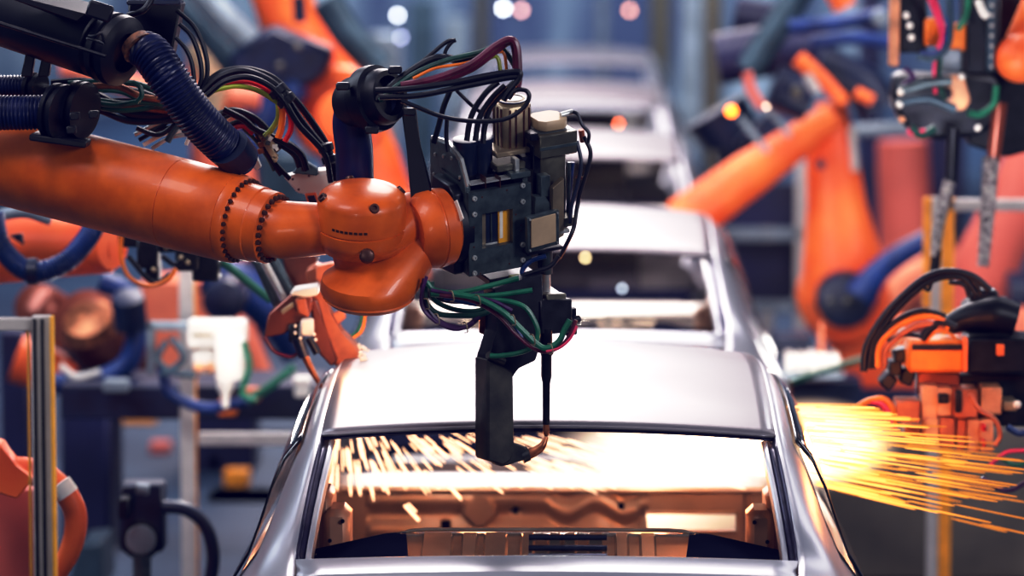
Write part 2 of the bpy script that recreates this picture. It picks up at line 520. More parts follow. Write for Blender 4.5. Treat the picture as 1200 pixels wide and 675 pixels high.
    # rolled tubes / slots on the shelf
    t = MB()
    for (x0, x1, y, z) in ((-.05, .16, .34, 1.307), (-.05, .16, .26, 1.292), (-.05, .16, .18, 1.283)):
        t.tube([car_pt((x0, y, z)), car_pt((x1, y, z))], .008, 8, 1)
    t.build('stiffener_tube', K['body_dark'], ps)
    for sx in (1, -1):
        wg = MB(); wg.hull([car_pt(p, sx) for p in ((.36, .06, 1.262), (.63, .06, 1.262), (.385, .43, 1.306), (.44, .44, 1.300), (.60, .44, 1.262), (.635, .44, 1.256), (.36, .06, 1.24), (.635, .44, 1.2), (.4, .43, 1.2), (.63, .06, 1.24))])
        wg.build('shelf_wing', K['wing'], root)
    rim = MB(); rim.tube([car_pt(p) for p in ((-.60, .43, 1.258), (-.47, .43, 1.275), (-.37, .43, 1.309), (-.2, .44, 1.311), (.2, .44, 1.311), (.37, .43, 1.309), (.47, .43, 1.275), (.60, .43, 1.258))], .005, 8, 3)
    rim.build('shelf_rim', K['shelf'], root)
    # inner pillar housings left and right
    for sx in (1, -1):
        h = MB()
        h.box(car_pt((.588, .72, 1.245), sx), (.075, .16, .17), bev=.02)
        h.box(car_pt((.63, .82, 1.24), sx), (.05, .25, .24), bev=.015)
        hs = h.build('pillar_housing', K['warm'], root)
        for dz in (-.055, 0, .055):
            q = MB(); q.lathe(car_pt((.588 + (-.018 if dz else .018), .638, 1.245 + dz), sx), (0, -1, 0), [(0, .006), (.006, .006)], 10); q.build('bolt_hole', K['black'], hs)
        b2 = MB(); b2.box(car_pt((.615, .30, 1.225), sx), (.035, .1, .07), bev=.008); b2.build('hinge_bracket', K['body_in'], root)
        # B pillar and door ring inner
        for (y0, y1) in ((1.42, 1.54), (2.12, 2.2)):
            pb = MB(); pb.strip([[car_pt((x, y, z), sx) for (x, z) in ((.60, 1.57), (.66, 1.45), (.74, 1.2), (.77, .9), (.77, .5))] for y in (y0, y1)])
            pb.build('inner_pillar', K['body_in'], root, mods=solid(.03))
    # cross bar under the windscreen, seen through the body
    db = MB()
    y = 2.40
    prof = ((.06, 1.150), (.04, 1.151), (.02, 1.146), (-.03, 1.124), (-.036, 1.112), (-.03, 1.104))
    db.strip([[car_pt((-.74 + 1.48 * k / 20, y + dy, z)) for k in range(21)] for dy, z in prof])
    bar = db.build('windscreen_cross_bar', K['bar'], root, mods=solid(.006))
    # bulkhead sheet with ribs, slot and holes (faces removed for the slot)
    bh = MB(); bm = bh.bm
    NX, NZ = 148, 26
    zs = [1.118 - .26 * j / NZ for j in range(NZ + 1)]
    V = []
    for j, z in enumerate(zs):
        r = []
        for i in range(NX + 1):
            x = -.74 + 1.48 * i / NX
            d = 0
            if -.60 < x < -.02: d += .014 * math.sin((z - .9) * 62) * (1 if z > .92 else .3)
            if -.02 < x < .30: d += .014 * math.sin((z - .9 + .02 * math.sin(x * 34)) * 70)
            if .27 < x < .30 or .62 < x < .64: d += .012
            if math.hypot(x + .235, (z - 1.045) * 1.0) < .05: d = -.02
            r.append(bm.verts.new(car_pt((x, 2.39 + d, z))))
        V.append(r)
    s0, s1 = W(757, 600, 12.5).x - CX, W(862, 600, 12.5).x - CX
    z0, z1 = W(800, 621, 12.5).z, W(800, 599, 12.5).z
    for j in range(NZ):
        for i in range(NX):
            x = -.74 + 1.48 * (i + .5) / NX; z = (zs[j] + zs[j + 1]) / 2
            if s0 < x < s1 and z0 < z < z1: continue
            if math.hypot(x + .345, z - .995) < .016 or math.hypot(x + .12, z - 1.045) < .016 or math.hypot(x - .22, z - 1.06) < .013: continue
            bm.faces.new((V[j][i], V[j][i + 1], V[j + 1][i + 1], V[j + 1][i]))
    bk = bh.build('front_bulkhead', K['body_in'], root, mods=solid(.003))
    for hx, hz in ((-.345, .995), (-.12, 1.045), (.22, 1.06)):
        MB().lathe(car_pt((hx, 2.44, hz)), (0, 1, 0), [(0, .03), (.004, .03)], 16).build('hole_shade_disc', K['wing'], bk)  # dark disc added behind each hole so it reads as shade
    lip = MB()
    lip.tube([car_pt((x, 2.375, z)) for x, z in ((s0, z0), (s1, z0), (s1, z1), (s0, z1), (s0, z0))], .007, 8, 1)
    lip.build('slot_lip', K['body_in'], bk)
    lw = MB(); lw.strip([[car_pt((x, 2.46, z)) for x in (-.74, .74)] for z in (.86, .4)]); lw.build('lower_bulkhead', K['body_in'], root, mods=solid(.003))
    # floor pan, header, hood frame
    fp = MB(); fp.box(car_pt((0, 1.4, .52)), (1.5, 4.1, .04)); fp.box(car_pt((0, 1.3, .6)), (.25, 2.2, .12), bev=.03)
    fp.build('floor_pan', K['body_dark'], root)
    fw = MB(); fw.strip([[car_pt((x, 2.86, z)) for x in (-.64, .64)] for z in (1.08, .5)]); fw.build('firewall', K['bar'], root, mods=solid(.004))
    hd = MB(); hd.strip([[car_pt((s / 10 * .6, y_, z + .03 * (1 - (s / 10) ** 2))) for s in range(-10, 11)] for y_, z in ((2.05, 1.555), (2.16, 1.53), (2.24, 1.553))])
    hd.build('roof_header', K['body_in'], root, mods=solid(.004))
    cw = MB(); cw.box(car_pt((0, 2.98, 1.02)), (1.28, .16, .09), bev=.02); cw.build('cowl_bar', K['body_in'], root); cw = MB(); cw.box(car_pt((0, 3.86, .85)), (1.2, .06, .3), bev=.02); cw.build('front_frame', K['body_in'], root)
    return root
car1 = make_car('nearest bare silver car body, roof under the black weld gun')
for i, lb in enumerate(('second blurred pale car body directly behind the nearest one', 'third blurred white car body in the line', 'fourth blurred white car body with a red light spot in its window', 'farthest dim blue-grey car body at the top of the line')):
    c = copy_tree(car1); c.location = (CX, CY + 5 * (i + 1), .32); c['label'] = lb
# conveyor the bodies ride on
cv = thing('floor_conveyor', (CX, 20, 0), 'long low steel conveyor under the line of car bodies', 'conveyor')
for sx in (-1, 1):
    MB().box((CX + sx * .5, 21, .4), (.12, 26, .2), bev=.01).build('rail', K['steel_dark'], cv)
for k in range(14):
    MB().box((CX, 9 + k * 1.9, .15), (1.1, .14, .3), bev=.01).build('cross_member', K['steel_dark'], cv)
def sub(name, parent, label=None):
    o = bpy.data.objects.new(name, None); COL.objects.link(o); o.parent = parent
    if label: o['label'] = label
    return o
# ---------------------------------------------------------------- main welding robot
rob = thing('welding_robot', W(120, 200, 10.75), 'large orange robot arm across the left, holding the black weld gun', 'robot arm')
fa0, fa1 = W(-90, 162, 10.92), W(283, 258, 10.50)
ax = (fa1 - fa0).normalized(); FL = (fa1 - fa0).length
def px(n, D=10.5): return n * D / FPX
sA = FL * .803
MB().lathe(fa0, ax, [(0, px(56)), (sA - .002, px(54.5)), (sA, px(53.6))], 56).build('forearm', K['orange'], rob)
MB().lathe(fa0 + ax * sA, ax, [(0, px(53.6)), (.002, px(54.6)), (FL * .17, px(53)), (FL * .172, px(52.3)), (FL * .174, px(53)), (FL * .195, px(52)), (FL * .20, px(50))], 56).build('forearm_cover', K['orange'], rob)
# cast seam along the side of the forearm
MB().tube([W(104, 164, 10.655), W(125, 170, 10.63), W(170, 184, 10.575), W(214, 199, 10.535), W(220, 203, 10.53)], px(1.0), 6, 6).build('casting_seam', K['orange'], rob)
r1 = MB().lathe(fa1, ax, [(-.01, px(50)), (0, px(50)), (.001, px(46)), (.055, px(45)), (.058, px(43.5)), (.095, px(43)), (.098, px(41)), (.10, px(33))], 56).build('wrist_flange', K['orange'], rob)
MB().bolts(fa1 + ax * .002, ax, px(48.0), 32, px(2.7), .010).build('bolt_ring', K['bolt'], r1)
MB().bolts(fa1 + ax * .098, ax, px(38.3), 26, px(3.0), .012).build('bolt_ring', K['bolt'], r1)
MB().lathe(fa1 + ax * .09, ax, [(0, px(34.5)), (.012, px(34.5)), (.014, px(33.5))], 40).build('seal_ring', K['orange'], r1)
n0 = fa1 + ax * .10
# in-line wrist casting
dome_c = W(424, 246, 10.44)
ut = Vector((.03, -math.sin(R(17)), math.cos(R(17)))).normalized()
nk = MB().hull(MB().disc_pts(n0, ax, px(34), 28) + [p for p in MB().disc_pts(n0 + ax * .05, ax, px(32), 28)] + [p for p in MB().disc_pts(W(418, 268, 10.47), ax, px(28), 28)])
nk.build('wrist_neck', K['orange'], rob)
cap = MB(); top = dome_c + ut * px(29)
cap.lathe(top, -ut, [(px(a), px(b)) for a, b in ((0, 0), (.8, 20), (2.5, 34), (6, 44), (11, 50), (17, 52.2), (46, 52.8), (46.5, 51.4), (48, 51.4), (48.6, 53.2), (60, 53.2), (67, 51), (73, 45))], 64)
capo = cap.build('pivot_cap', K['orange'], rob)
# cap screws in their recesses and vent slots
for a in (200, 290, 20, 110):
    v = Vector((math.cos(R(a)), math.sin(R(a)), 0)); v = (v - ut * v.dot(ut)).normalized()
    sc = MB(); sc.lathe(top - ut * px(9.5) + v * px(47), (v + ut * .9), [(0, px(6)), (px(3.5), px(5.4)), (px(3.6), px(3)), (px(1), px(2.6))], 18); sc.build('cap_screw', K['bolt'], capo)
vs = MB()
for a in range(236, 282, 6):
    v = Vector((math.cos(R(a)), math.sin(R(a)), 0)); v = (v - ut * v.dot(ut)).normalized()
    t = ut.cross(v)
    vs.hexa([top - ut * px(38 + dz) + v * px(51.5 + dr) + t * px(dt) for dz in (1.5, -1.5) for dr, dt in ((0, -2), (1.4, -2), (1.4, 2), (0, 2))])
vs.build('vent_slot', K['bolt'], capo)
G = Frame(549, 270, 10.50, tilt=15, yaw=28)
gx = G.x()
fl_c = W(503, 272, 10.56)
up_b = MB()
up_b.hull(up_b.disc_pts(dome_c - ut * px(33), ut, px(52.5), 36) + up_b.disc_pts(dome_c - ut * px(47), ut, px(47), 36) +
          up_b.disc_pts(W(484, 258, 10.54), gx, px(34), 24))
MB.build(up_b, 'upper_fork', K['orange'], rob, ang=50)
MB().lathe(dome_c - ut * px(38), -ut, [(0, px(38)), (px(20), px(34)), (px(34), px(31)), (px(52), px(34))], 40).build('pivot_neck', K['orange'], rob)
MB().lathe(W(430, 300, 10.34), W(430, 300, 10.30) - W(424, 296, 10.44), [(0, px(9)), (px(3), px(7)), (px(4), px(4))], 16).build('grease_plug', K['bolt'], rob)
lo = MB(); lc = W(432, 326, 10.44)
lo.hull(lo.disc_pts(lc, ut, px(55), 36) + lo.disc_pts(lc - ut * px(14), ut, px(57), 36) + lo.disc_pts(lc - ut * px(24), ut, px(50), 36) +
        lo.disc_pts(W(492, 290, 10.54), gx, px(36), 24))
lo.build('lower_fork', K['orange'], rob, ang=50)
MB().lathe(lc - ut * px(19), -ut, [(0, px(53)), (px(2), px(54.5)), (px(4), px(53)), (px(9), px(47))], 48).build('lower_cover', K['orange'], rob)
hd = MB()
hd.lathe(W(482, 272, 10.50), gx, [(0, px(36)), (px(10), px(45)), (px(24), px(48)), (px(25), px(46.6)), (px(27), px(46.6)), (px(28), px(48)), (px(44), px(46)), (px(50), px(38))], 48)
wh = hd.build('wrist_head', K['orange'], rob)
MB().bolts(W(482, 272, 10.50) + gx * px(40), -gx, px(42), 18, px(1.8), .004).build('bolt_ring', K['bolt'], wh)
# navy dress-pack hose running down beside the wrist, with its clamp
ad = MB(); ad.lathe(W(518, 264, 10.58), gx, [(0, px(44)), (px(3), px(50)), (px(12), px(51)), (px(13), px(47)), (px(20), px(47))], 48)
ad.build('tool_adapter', K['black'], rob)

# --- hose clamp bracket above the wrist
hc = sub('hose_clamp', rob, 'black round hose clamp on a slanted strut')
a0, a1 = W(405, 122, 10.58), W(478, 108, 10.44)
av = (a1 - a0).normalized()
MB().tube([W(416, 216, 10.62), W(415, 175, 10.60), W(412, 140, 10.58), W(424, 118, 10.56), W(448, 112, 10.5)], px(22.5), 24, 8).build('hose', K['hose'], hc)
MB().lathe(a0, av, [(-px(4), px(14)), (0, px(24)), (px(12), px(30)), (px(28), px(32)), (px(29), px(34)), (px(36), px(34)), (px(37), px(39)), (px(46), px(40)), (px(54), px(39)), (px(55), px(34)), (px(66), px(33)), (px(72), px(30)), (px(72), px(24)), (px(60), px(22))], 36).build('collar', K['black'], hc)
for (x, y) in ((402, 101), (436, 152), (480, 131), (463, 82)):
    MB().box(W(x, y, 10.44), (px(16), px(16), px(9)), bev=.004).build('clamp_lug', K['black'], hc)
MB().prism([W(470, 128, 10.5), W(487, 128, 10.5), W(492, 170, 10.5), W(508, 232, 10.5), W(482, 240, 10.5), W(477, 180, 10.5)], (0, .05, 0), .004).build('strut', K['black'], hc)

# --- big hose guide housing, top left
hg = sub('hose_guide', rob, 'large black tubular hose guide')
b0, b1 = W(-70, -12, 10.85), W(166, 68, 10.50)
bv = (b1 - b0).normalized(); BLn = (b1 - b0).length
MB().lathe(b0, bv, [(0, px(42)), (BLn * .80, px(41)), (BLn * .81, px(37)), (BLn * .84, px(36))], 40).build('barrel', K['black'], hg)
MB().lathe(b0 + bv * BLn * .82, bv, [(0, px(36)), (px(3), px(42)), (px(12), px(43)), (px(13), px(39)), (px(18), px(39)), (px(19), px(43)), (px(28), px(42)), (px(31), px(36)), (px(34), px(30)), (px(34), px(24)), (px(20), px(23))], 40).build('collar', K['black'], hg)
lb = MB()
lb.hull([W(x, y, d) for x, y, d in ((-20, -14, 10.42), (90, 24, 10.42), (100, 16, 10.42), (-20, -30, 10.5), (110, 4, 10.5), (95, 30, 10.6))])
lb.build('top_shell', K['black'], hg)
MB().box(W(117, 13, 10.40), (px(30), px(10), px(20)), Matrix.Rotation(R(-18), 3, 'Y').inverted(), .006).build('latch_pad', K['black'], hg)
lt = MB(); lt.tube([W(104, 42, 10.43), W(112, 42, 10.41), W(119, 39, 10.41), W(122, 51, 10.42)], px(1.8), 8, 3); lt.tube([W(102, 45, 10.43), W(110, 47, 10.41), W(122, 51, 10.42)], px(1.6), 8, 2)
lt.build('latch', K['steel_black'], hg)
rb = MB()
rb.tube([W(-10, 24, 10.46), W(60, 46, 10.44), W(124, 66, 10.42)], px(2.5), 8, 3); rb.build('shell_seam', K['steel_black'], hg)
for x in (30, 50):
    MB().prism([W(x, 62, 10.66), W(x + 11, 64, 10.66), W(x + 7, 90, 10.66), W(x - 6, 90, 10.66)], (0, .03, 0), .003).build('standoff', K['steel_black'], hg)
MB().tube([W(163, 58, 10.52), W(176, 62, 10.48), W(196, 90, 10.45), W(228, 135, 10.47), W(262, 170, 10.52), W(283, 186, 10.6)], [px(20), px(24), px(25), px(24.5), px(24), px(22)], 28, 12, corr=(px(5.0), .11)).build('corrugated_hose', K['hose'], hg)
MB().lathe(W(158, 50, 10.50), W(176, 70, 10.47) - W(160, 52, 10.5), [(0, px(19)), (px(10), px(22)), (px(11), px(17))], 28).build('worn_hose_end', mat('worn_orange_black_rubber', (.26, .09, .03), .6, 0, .3, 60, .3, dirt=(.015, .01, .01)), hg)
MB().lathe(W(268, 172, 10.50), W(285, 193, 10.55) - W(268, 172, 10.5), [(0, px(25)), (px(26), px(24)), (px(27), px(18))], 28).build('hose_sleeve', K['navy'], hg)
# navy cable box behind the collar
cbx = MB(); cbx.prism([W(150, 0, 10.78), W(213, 3, 10.78), W(201, 66, 10.78), W(172, 48, 10.78), W(150, 30, 10.78)], (0, .12, 0), .006)
cbx.build('cable_box', K['black'], hg)
MB().box(W(182, 2, 10.7), (px(64), .1, px(7)), bev=.004).build('box_lid', K['navy'], hg)
fb = MB()
fb.tube([W(150, 18, 10.66), W(168, 12, 10.64), W(180, -4, 10.66)], px(4), 10, 4); fb.build('fitting', K['steel_black'], hg)

# --- lower hose pair in its double clamp, on the forearm
hp = sub('hose_bracket', rob, 'black double clamp gripping navy corrugated hoses')
MB().tube([W(-30, 132, 10.62), W(30, 132, 10.60), W(72, 131, 10.60)], px(21), 28, 8, corr=(px(4.4), .09)).build('corrugated_hose', K['hose'], hp)
MB().tube([W(-30, 103, 10.78), W(40, 102, 10.78)], px(15), 24, 8, corr=(px(4), .09)).build('thin_corrugated_hose', K['hose'], hp)
for x, y, r_, d in ((70, 131, 35, 10.60), (94, 127, 34, 10.64), (42, 102, 19, 10.78)):
    c0 = W(x - 8, y, d)
    MB().lathe(c0, Vector((.88, -.42, -.12)), [(0, px(r_ - 8)), (px(1), px(r_)), (px(6), px(r_)), (px(7), px(r_ - 4)), (px(11), px(r_ - 4)), (px(12), px(r_)), (px(17), px(r_)), (px(18), px(r_ - 10))], 36).build('clamp_ring', K['black'], hp)
for x, y in ((88, 136), (110, 134), (84, 152)):
    MB().box(W(x, y, 10.50), (px(11), px(14), px(9)), bev=.003).build('clamp_lug', K['black'], hp)
MB().box(W(72, 163, 10.62), (px(68), .16, px(8)), Matrix.Rotation(R(8), 3, 'Y'), .004).build('clamp_foot', K['black'], hp)
# ---------------------------------------------------------------- weld gun in focus
gun = thing('welding_gun', G.o, 'black and steel spot weld gun with long C-shaped arm touching the nearest car roof edge', 'weld gun')
# front plate with its window
c0, c1 = 0.0, .018
A = G.at(549, 227, c0); Bq = G.at(622.5, 311, c0)
w0, w1 = G.at(565, 251, c0), G.at(601, 285, c0)
x0, x1, zt, zb = A.x, Bq.x, A.z, Bq.z
wx0, wx1, wt, wb = w0.x, w1.x, w0.z, w1.z
fp = MB()
def lbox(mb, X0, X1, Y0, Y1, Z0, Z1, bev=0):
    mb.hexa([G.w(*v) for v in [(X0,Y0,Z0),(X1,Y0,Z0),(X1,Y1,Z0),(X0,Y1,Z0),(X0,Y0,Z1),(X1,Y0,Z1),(X1,Y1,Z1),(X0,Y1,Z1)]], bev); return mb
def ringplate(mb, o4, i4, y0, y1):
    """plate with a rectangular hole, one watertight piece; o4,i4=(x0,x1,z0,z1)"""
    bm = mb.bm
    def q(a, y): return [(a[0], y, a[2]), (a[1], y, a[2]), (a[1], y, a[3]), (a[0], y, a[3])]
    L = [[bm.verts.new(G.w(*p)) for p in q(a, y)] for a in (o4, i4) for y in (y0, y1)]
    of, ob, jf, jb = L
    for i in range(4):
        j = (i + 1) % 4
        bm.faces.new((of[i], of[j], jf[j], jf[i])); bm.faces.new((ob[i], ob[j], jb[j], jb[i]))
        bm.faces.new((of[i], of[j], ob[j], ob[i])); bm.faces.new((jf[i], jf[j], jb[j], jb[i]))
    return mb
ringplate(fp, (x0, x1, zb, zt), (wx0, wx1, wb, wt), c0, c1)
plate = fp.build('front_plate', K['steel_dark'], gun)
sc = MB()
for (u, v) in ((653,176),(653,237),(653,407),(653,467),(841,124),(841,187),(841,355),(841,415)):
    p = G.wat(360 + u / 3.333, 180 + v / 3.333, c0)
    sc.lathe(p - G.y() * .0, -G.y(), [(0, px(3.2)), (.004, px(3.2)), (.0055, px(2.6)), (.0055, px(1.3)), (.001, px(1.1))], 14)
sc.build('cap_screw', K['steel'], plate)
sd = MB()
for (u, v) in ((683,170),(651,288),(651,365),(780,143),(815,238),(676,468),(835,280),(835,300),(790,430)):
    p = G.wat(360 + u / 3.333, 180 + v / 3.333, c0)
    sd.lathe(p, -G.y(), [(0, px(1.2)), (.001, px(1.2))], 8)
sd.build('dowel', K['bolt'], plate)
# inside of the window
def wbox(name, m, u0, v0, u1, v1, y0, y1, bev=.001):
    b = MB(); p, q = G.at(u0, v0, y0), G.at(u1, v1, y0)
    lbox(b, min(p.x, q.x), max(p.x, q.x), y0, y1, min(p.z, q.z), max(p.z, q.z), bev)
    return b.build(name, m, gun)
wbox('yellow_block', K['yellow'], 584, 244, 603, 284, .020, .06)
wbox('label_strip', K['white'], 585.5, 247, 589.5, 279, .0185, .02)
wbox('dark_slide', K['navy'], 569, 250, 584.5, 286, .026, .05)
wbox('guide_rod', K['steel_dark'], 575, 250, 577, 283, .022, .026)
wbox('pale_edge', K['steel_tan'], 564, 251, 569.5, 288, .024, .05)
wbox('carriage', K['steel'], 563, 287, 603, 300, .024, .07)
wbox('carriage_screw', K['white'], 575.5, 287, 580, 293, .02, .024)
# main body behind the plate
bd = MB(); lbox(bd, x0 + .004, x1 - .004, .07, .20, zb + .01, zt + .02, .004); bd.build('body_block', K['steel_black'], gun)
for xa, xb, nm in ((x0, x0 + .016, 'side_plate'), (x1 - .016, x1, 'side_plate')):
    mb = MB(); h = .055 if xa == x0 else .0
    P = [G.w(xa, y, z) for y, z in ((.018, zb), (.018, zt + .01), (.06, zt + h + .02), (.14, zt + h + .045), (.235, zt + h + .03), (.235, zb + .05), (.15, zb - .01))]
    mb.prism(P, G.x() * (xb - xa), .002)
    o_ = mb.build(nm, K['steel_dark'], gun)
    if xa == x0:
        q = MB()
        for y, z in ((.05, zt + .03), (.10, zt + .07), (.15, zt + .06), (.20, zt + .05), (.08, zt - .01), (.15, zt), (.21, zt - .01), (.05, zb + .03), (.12, zb + .02)):
            q.lathe(G.w(xa, y, z), -G.x(), [(0, .0055), (.003, .0055), (.004, .003), (.001, .0025)], 12)
        q.build('side_screw', K['steel'], o_)
# polished top edge of the side plate
te = MB()
te.tube([G.w(x0 + .008, y, z) for y, z in ((.02, zt + .012), (.06, zt + .077), (.14, zt + .102), (.235, zt + .087))], .0075, 4, 1)
te.build('polished_edge', K['steel'], gun)
# grey adapter slab and white tags on the side
mb = MB(); P = [G.w(x0 - .03, y, z) for y, z in ((.03, zb + .0), (.03, zt - .01), (.06, zt + .01), (.16, zt + .01), (.2, zb + .03), (.17, zb - .02))]
mb.prism(P, G.x() * .03, .004); mb.build('adapter_slab', K['steel_black'], gun)
xt_ = x0 - .034
for pts in ([(529, 246), (534, 243), (541, 266), (537, 270)], [(532, 237), (536, 234), (544, 256), (540, 260)]):
    tg = MB(); G.poly(tg, pts, xt_, xt_ - .003, 0, ax=0); tg.build('white_tag', K['white'], gun)
# top rail / polished bar on the plate's top
wbox('polished_bar', K['steel'], 552, 217, 599, 209, .006, .035, .002)
wbox('polished_bar_end', K['steel_dark'], 599, 211, 622, 200, .004, .05, .002)
jn = MB()
for u in (569, 586): 
    p = G.at(u, 214, .004); lbox(jn, p.x - .001, p.x + .001, .002, .034, p.z - .016, p.z + .016)
jn.build('bar_joint', K['bolt'], gun)
# stepped brackets under the motor
wbox('upper_bracket', K['steel_tan'], 582, 186, 622, 173, .05, .16, .003)
wbox('upper_bracket_step', K['olive'], 583, 203, 616, 189, .03, .15, .003)
wbox('bracket_edge', K['steel'], 604, 207, 609, 186, .02, .05, .002)
wbox('bracket_gusset', K['steel_black'], 612, 200, 626, 182, .04, .1, .002)
# ribbed brass-coloured motor
mo = MB(); ctr = G.at(600, 145, .11)
zt_, zb_ = G.at(600, 120, .11).z, G.at(600, 172, .11).z
def prof_round_square(cx, cy, hx, hy, ch):
    return [(cx-hx+ch, cy-hy),(cx+hx-ch, cy-hy),(cx+hx, cy-hy+ch),(cx+hx, cy+hy-ch),(cx+hx-ch, cy+hy),(cx-hx+ch, cy+hy),(cx-hx, cy+hy-ch),(cx-hx, cy-hy+ch)]
def column(name, m, cx, cy, hx, hy, ch, z0, z1, bev=.002):
    b = MB(); b.prism([G.w(a, c, z0) for a, c in prof_round_square(cx, cy, hx, hy, ch)], G.z() * (z1 - z0), bev)
    return b.build(name, m, gun)
mtr = column('motor', K['steel_tan'], ctr.x, .11, .043, .043, .014, zb_, zt_)
rb = MB()
for dx in (-.028, -.010, .014, .030):
    lbox(rb, ctr.x + dx - .0022, ctr.x + dx + .0022, .064, .07, zb_ + .004, zt_ - .006)
for dy in (-.022, 0, .022):
    lbox(rb, ctr.x - .046, ctr.x - .042, .11 + dy - .003, .11 + dy + .003, zb_ + .004, zt_ - .006)
rb.build('cooling_groove', K['bolt'], mtr)
MB().lathe(G.w(ctr.x, .11, zt_), G.z(), [(0, .036), (.012, .036), (.014, .030), (.004, .028), (.004, .012), (.008, .010)], 32).build('motor_cap', K['steel_tan'], mtr)
MB().lathe(G.w(ctr.x, .11, zt_ + .008), G.z(), [(0, .041), (.004, .041)], 28).build('cap_gasket', K['navy'], mtr)
# connector block, two black sockets
cc = G.at(556, 185, .10); zt2, zb2 = G.at(556, 163, .10).z, G.at(556, 207, .10).z
cn = MB()
for dx in (-.026, .02):
    cn.lathe(G.w(cc.x + dx, .10, zb2), G.z(), [(0, .031), (zt2 - zb2 - .01, .031), (zt2 - zb2 - .009, .035), (zt2 - zb2 + .004, .035), (zt2 - zb2 + .006, .026)], 28)
conn = cn.build('connector_block', K['navy'], gun)
wbox('connector_base', K['black'], 538, 212, 582, 204, .05, .16, .003)
# second column on the right with octagonal tan cap
c2 = G.at(642, 150, .06)
ztop = G.at(642, 136, .06).z
column('octagon_cap', K['tan'], c2.x, .06, .045, .045, .018, ztop - .028, ztop, .003)
column('cap_plinth', K['steel_dark'], c2.x, .06, .048, .048, .006, ztop - .042, ztop - .030)
column('spindle_housing', K['olive'], c2.x, .065, .040, .04, .006, G.at(642, 262, .06).z, ztop - .042)
wbox('head_block', K['olive'], 633, 187, 677, 153, -.005, .09, .003)
wbox('head_side', K['steel_black'], 622, 166, 631, 156, -.0, .04, .002)
wbox('head_strip', K['steel_dark'], 633, 174, 677, 170, -.008, 0, .001)
wbox('front_slat', K['steel_dark'], 634, 232, 645, 205, .0, .03, .002)
wbox('guide_column', K['steel_black'], 625, 250, 634, 170, .03, .08, .002)
# profile bracket
mb = MB(); G.poly(mb, [(661, 209), (661, 276), (648, 284), (640, 262), (648, 258), (648, 221)], -.02, .0, .001); mb.build('profile_bracket', K['steel_tan'], gun)
mb = MB(); G.poly(mb, [(628, 231), (640, 231), (646, 242), (652, 246), (652, 262), (626, 262)], -.008, .02, .001); mb.build('curved_bracket', K['steel_dark'], gun)
wbox('stop_block', K['olive'], 660, 267, 676, 254, -.02, .03, .002)
wbox('stop_lever', K['steel'], 655, 275, 668, 268, -.02, .0, .002)
# tan cover plate with frame
pf = MB(); G.poly(pf, [(618, 255.6), (655, 246), (655.5, 286), (618.5, 297)], -.05, -.035, .001)
tcv = pf.build('cover_plate', K['steel_dark'], gun)
pf = MB(); G.poly(pf, [(623, 258), (651.5, 250.5), (652, 283), (623, 291)], -.056, -.05, .001); pf.build('cover_panel', K['tan'], tcv)
q = MB()
for u, v in ((621, 257.5), (652.8, 249.3), (653, 284), (621, 293.5)):
    q.lathe(G.wat(u, v, -.05), -G.y(), [(0, px(1.3)), (.004, px(1.2)), (.004, px(.6))], 10)
q.build('corner_screw', K['steel'], tcv)
wbox('cover_bracket', K['steel_black'], 618, 300, 660, 288, -.03, .02, .002)
# shafts
def rod(name, m, a, b, r, c, n=16):
    mb = MB(); G.cyl(mb, a, b, c, [(0, px(r)), (1, px(r))], n); return mb.build(name, m, gun)
rod('guide_rod', K['hose_blue'], (671, 190), (664, 262), 2.6, .03)
rod('guide_rod', K['steel_dark'], (667, 190), (666, 256), 2.2, .02)
rod('drive_shaft', K['steel'], (641, 285), (640, 345), 5.2, .02)
rod('shaft_sleeve', K['steel_dark'], (641, 285), (641, 320), 6.6, .02)
rod('side_shaft', K['steel_black'], (633, 285), (633, 342), 3.2, .03)
# clamp block
wbox('clamp_block', K['steel'], 637, 356, 659, 344, -.01, .07, .003)
wbox('clamp_foot', K['olive'], 637, 364, 660, 354, -.016, .06, .003)
q = MB()
for u, v in ((641, 359), (654, 356)): q.lathe(G.wat(u, v, -.016), -G.y(), [(0, px(1.6)), (.004, px(1.5)), (.004, px(.7))], 10)
q.build('clamp_screw', K['bolt'], gun)
# lower actuator and joint blocks (dark)
wbox('actuator_block', K['steel_black'], 634, 392, 672, 364, -.02, .07, .004)
wbox('actuator_step', K['black'], 645, 378, 676, 361, -.035, -.02, .002)
wbox('actuator_tab', K['steel_black'], 664, 395, 677, 372, -.03, .02, .003)
wbox('actuator_rib', K['steel_black'], 634, 372, 668, 368, -.03, -.01, .001)
rod('pivot_pin', K['black'], (667, 377), (679, 373), 4.5, -.04)
wbox('under_block', K['steel_black'], 574, 336, 628, 318, .03, .14, .003)
wbox('rust_block', K['copper_lit'], 588, 350, 594, 332, .05, .08, .002)
wbox('rust_bracket', K['copper'], 622, 343, 636, 330, -.01, .03, .002)
wbox('yellow_fitting', K['yellowgreen'], 602, 333, 614, 324, -.01, .02, .002)
# hanging strip
mb = MB(); G.poly(mb, [(563, 366), (575, 361), (575, 396), (562.5, 390.5)], -.02, -.012, .001); mb.build('hanging_strip', K['copper'], gun)
G2 = Frame(600, 440, 10.49, tilt=0, yaw=28)
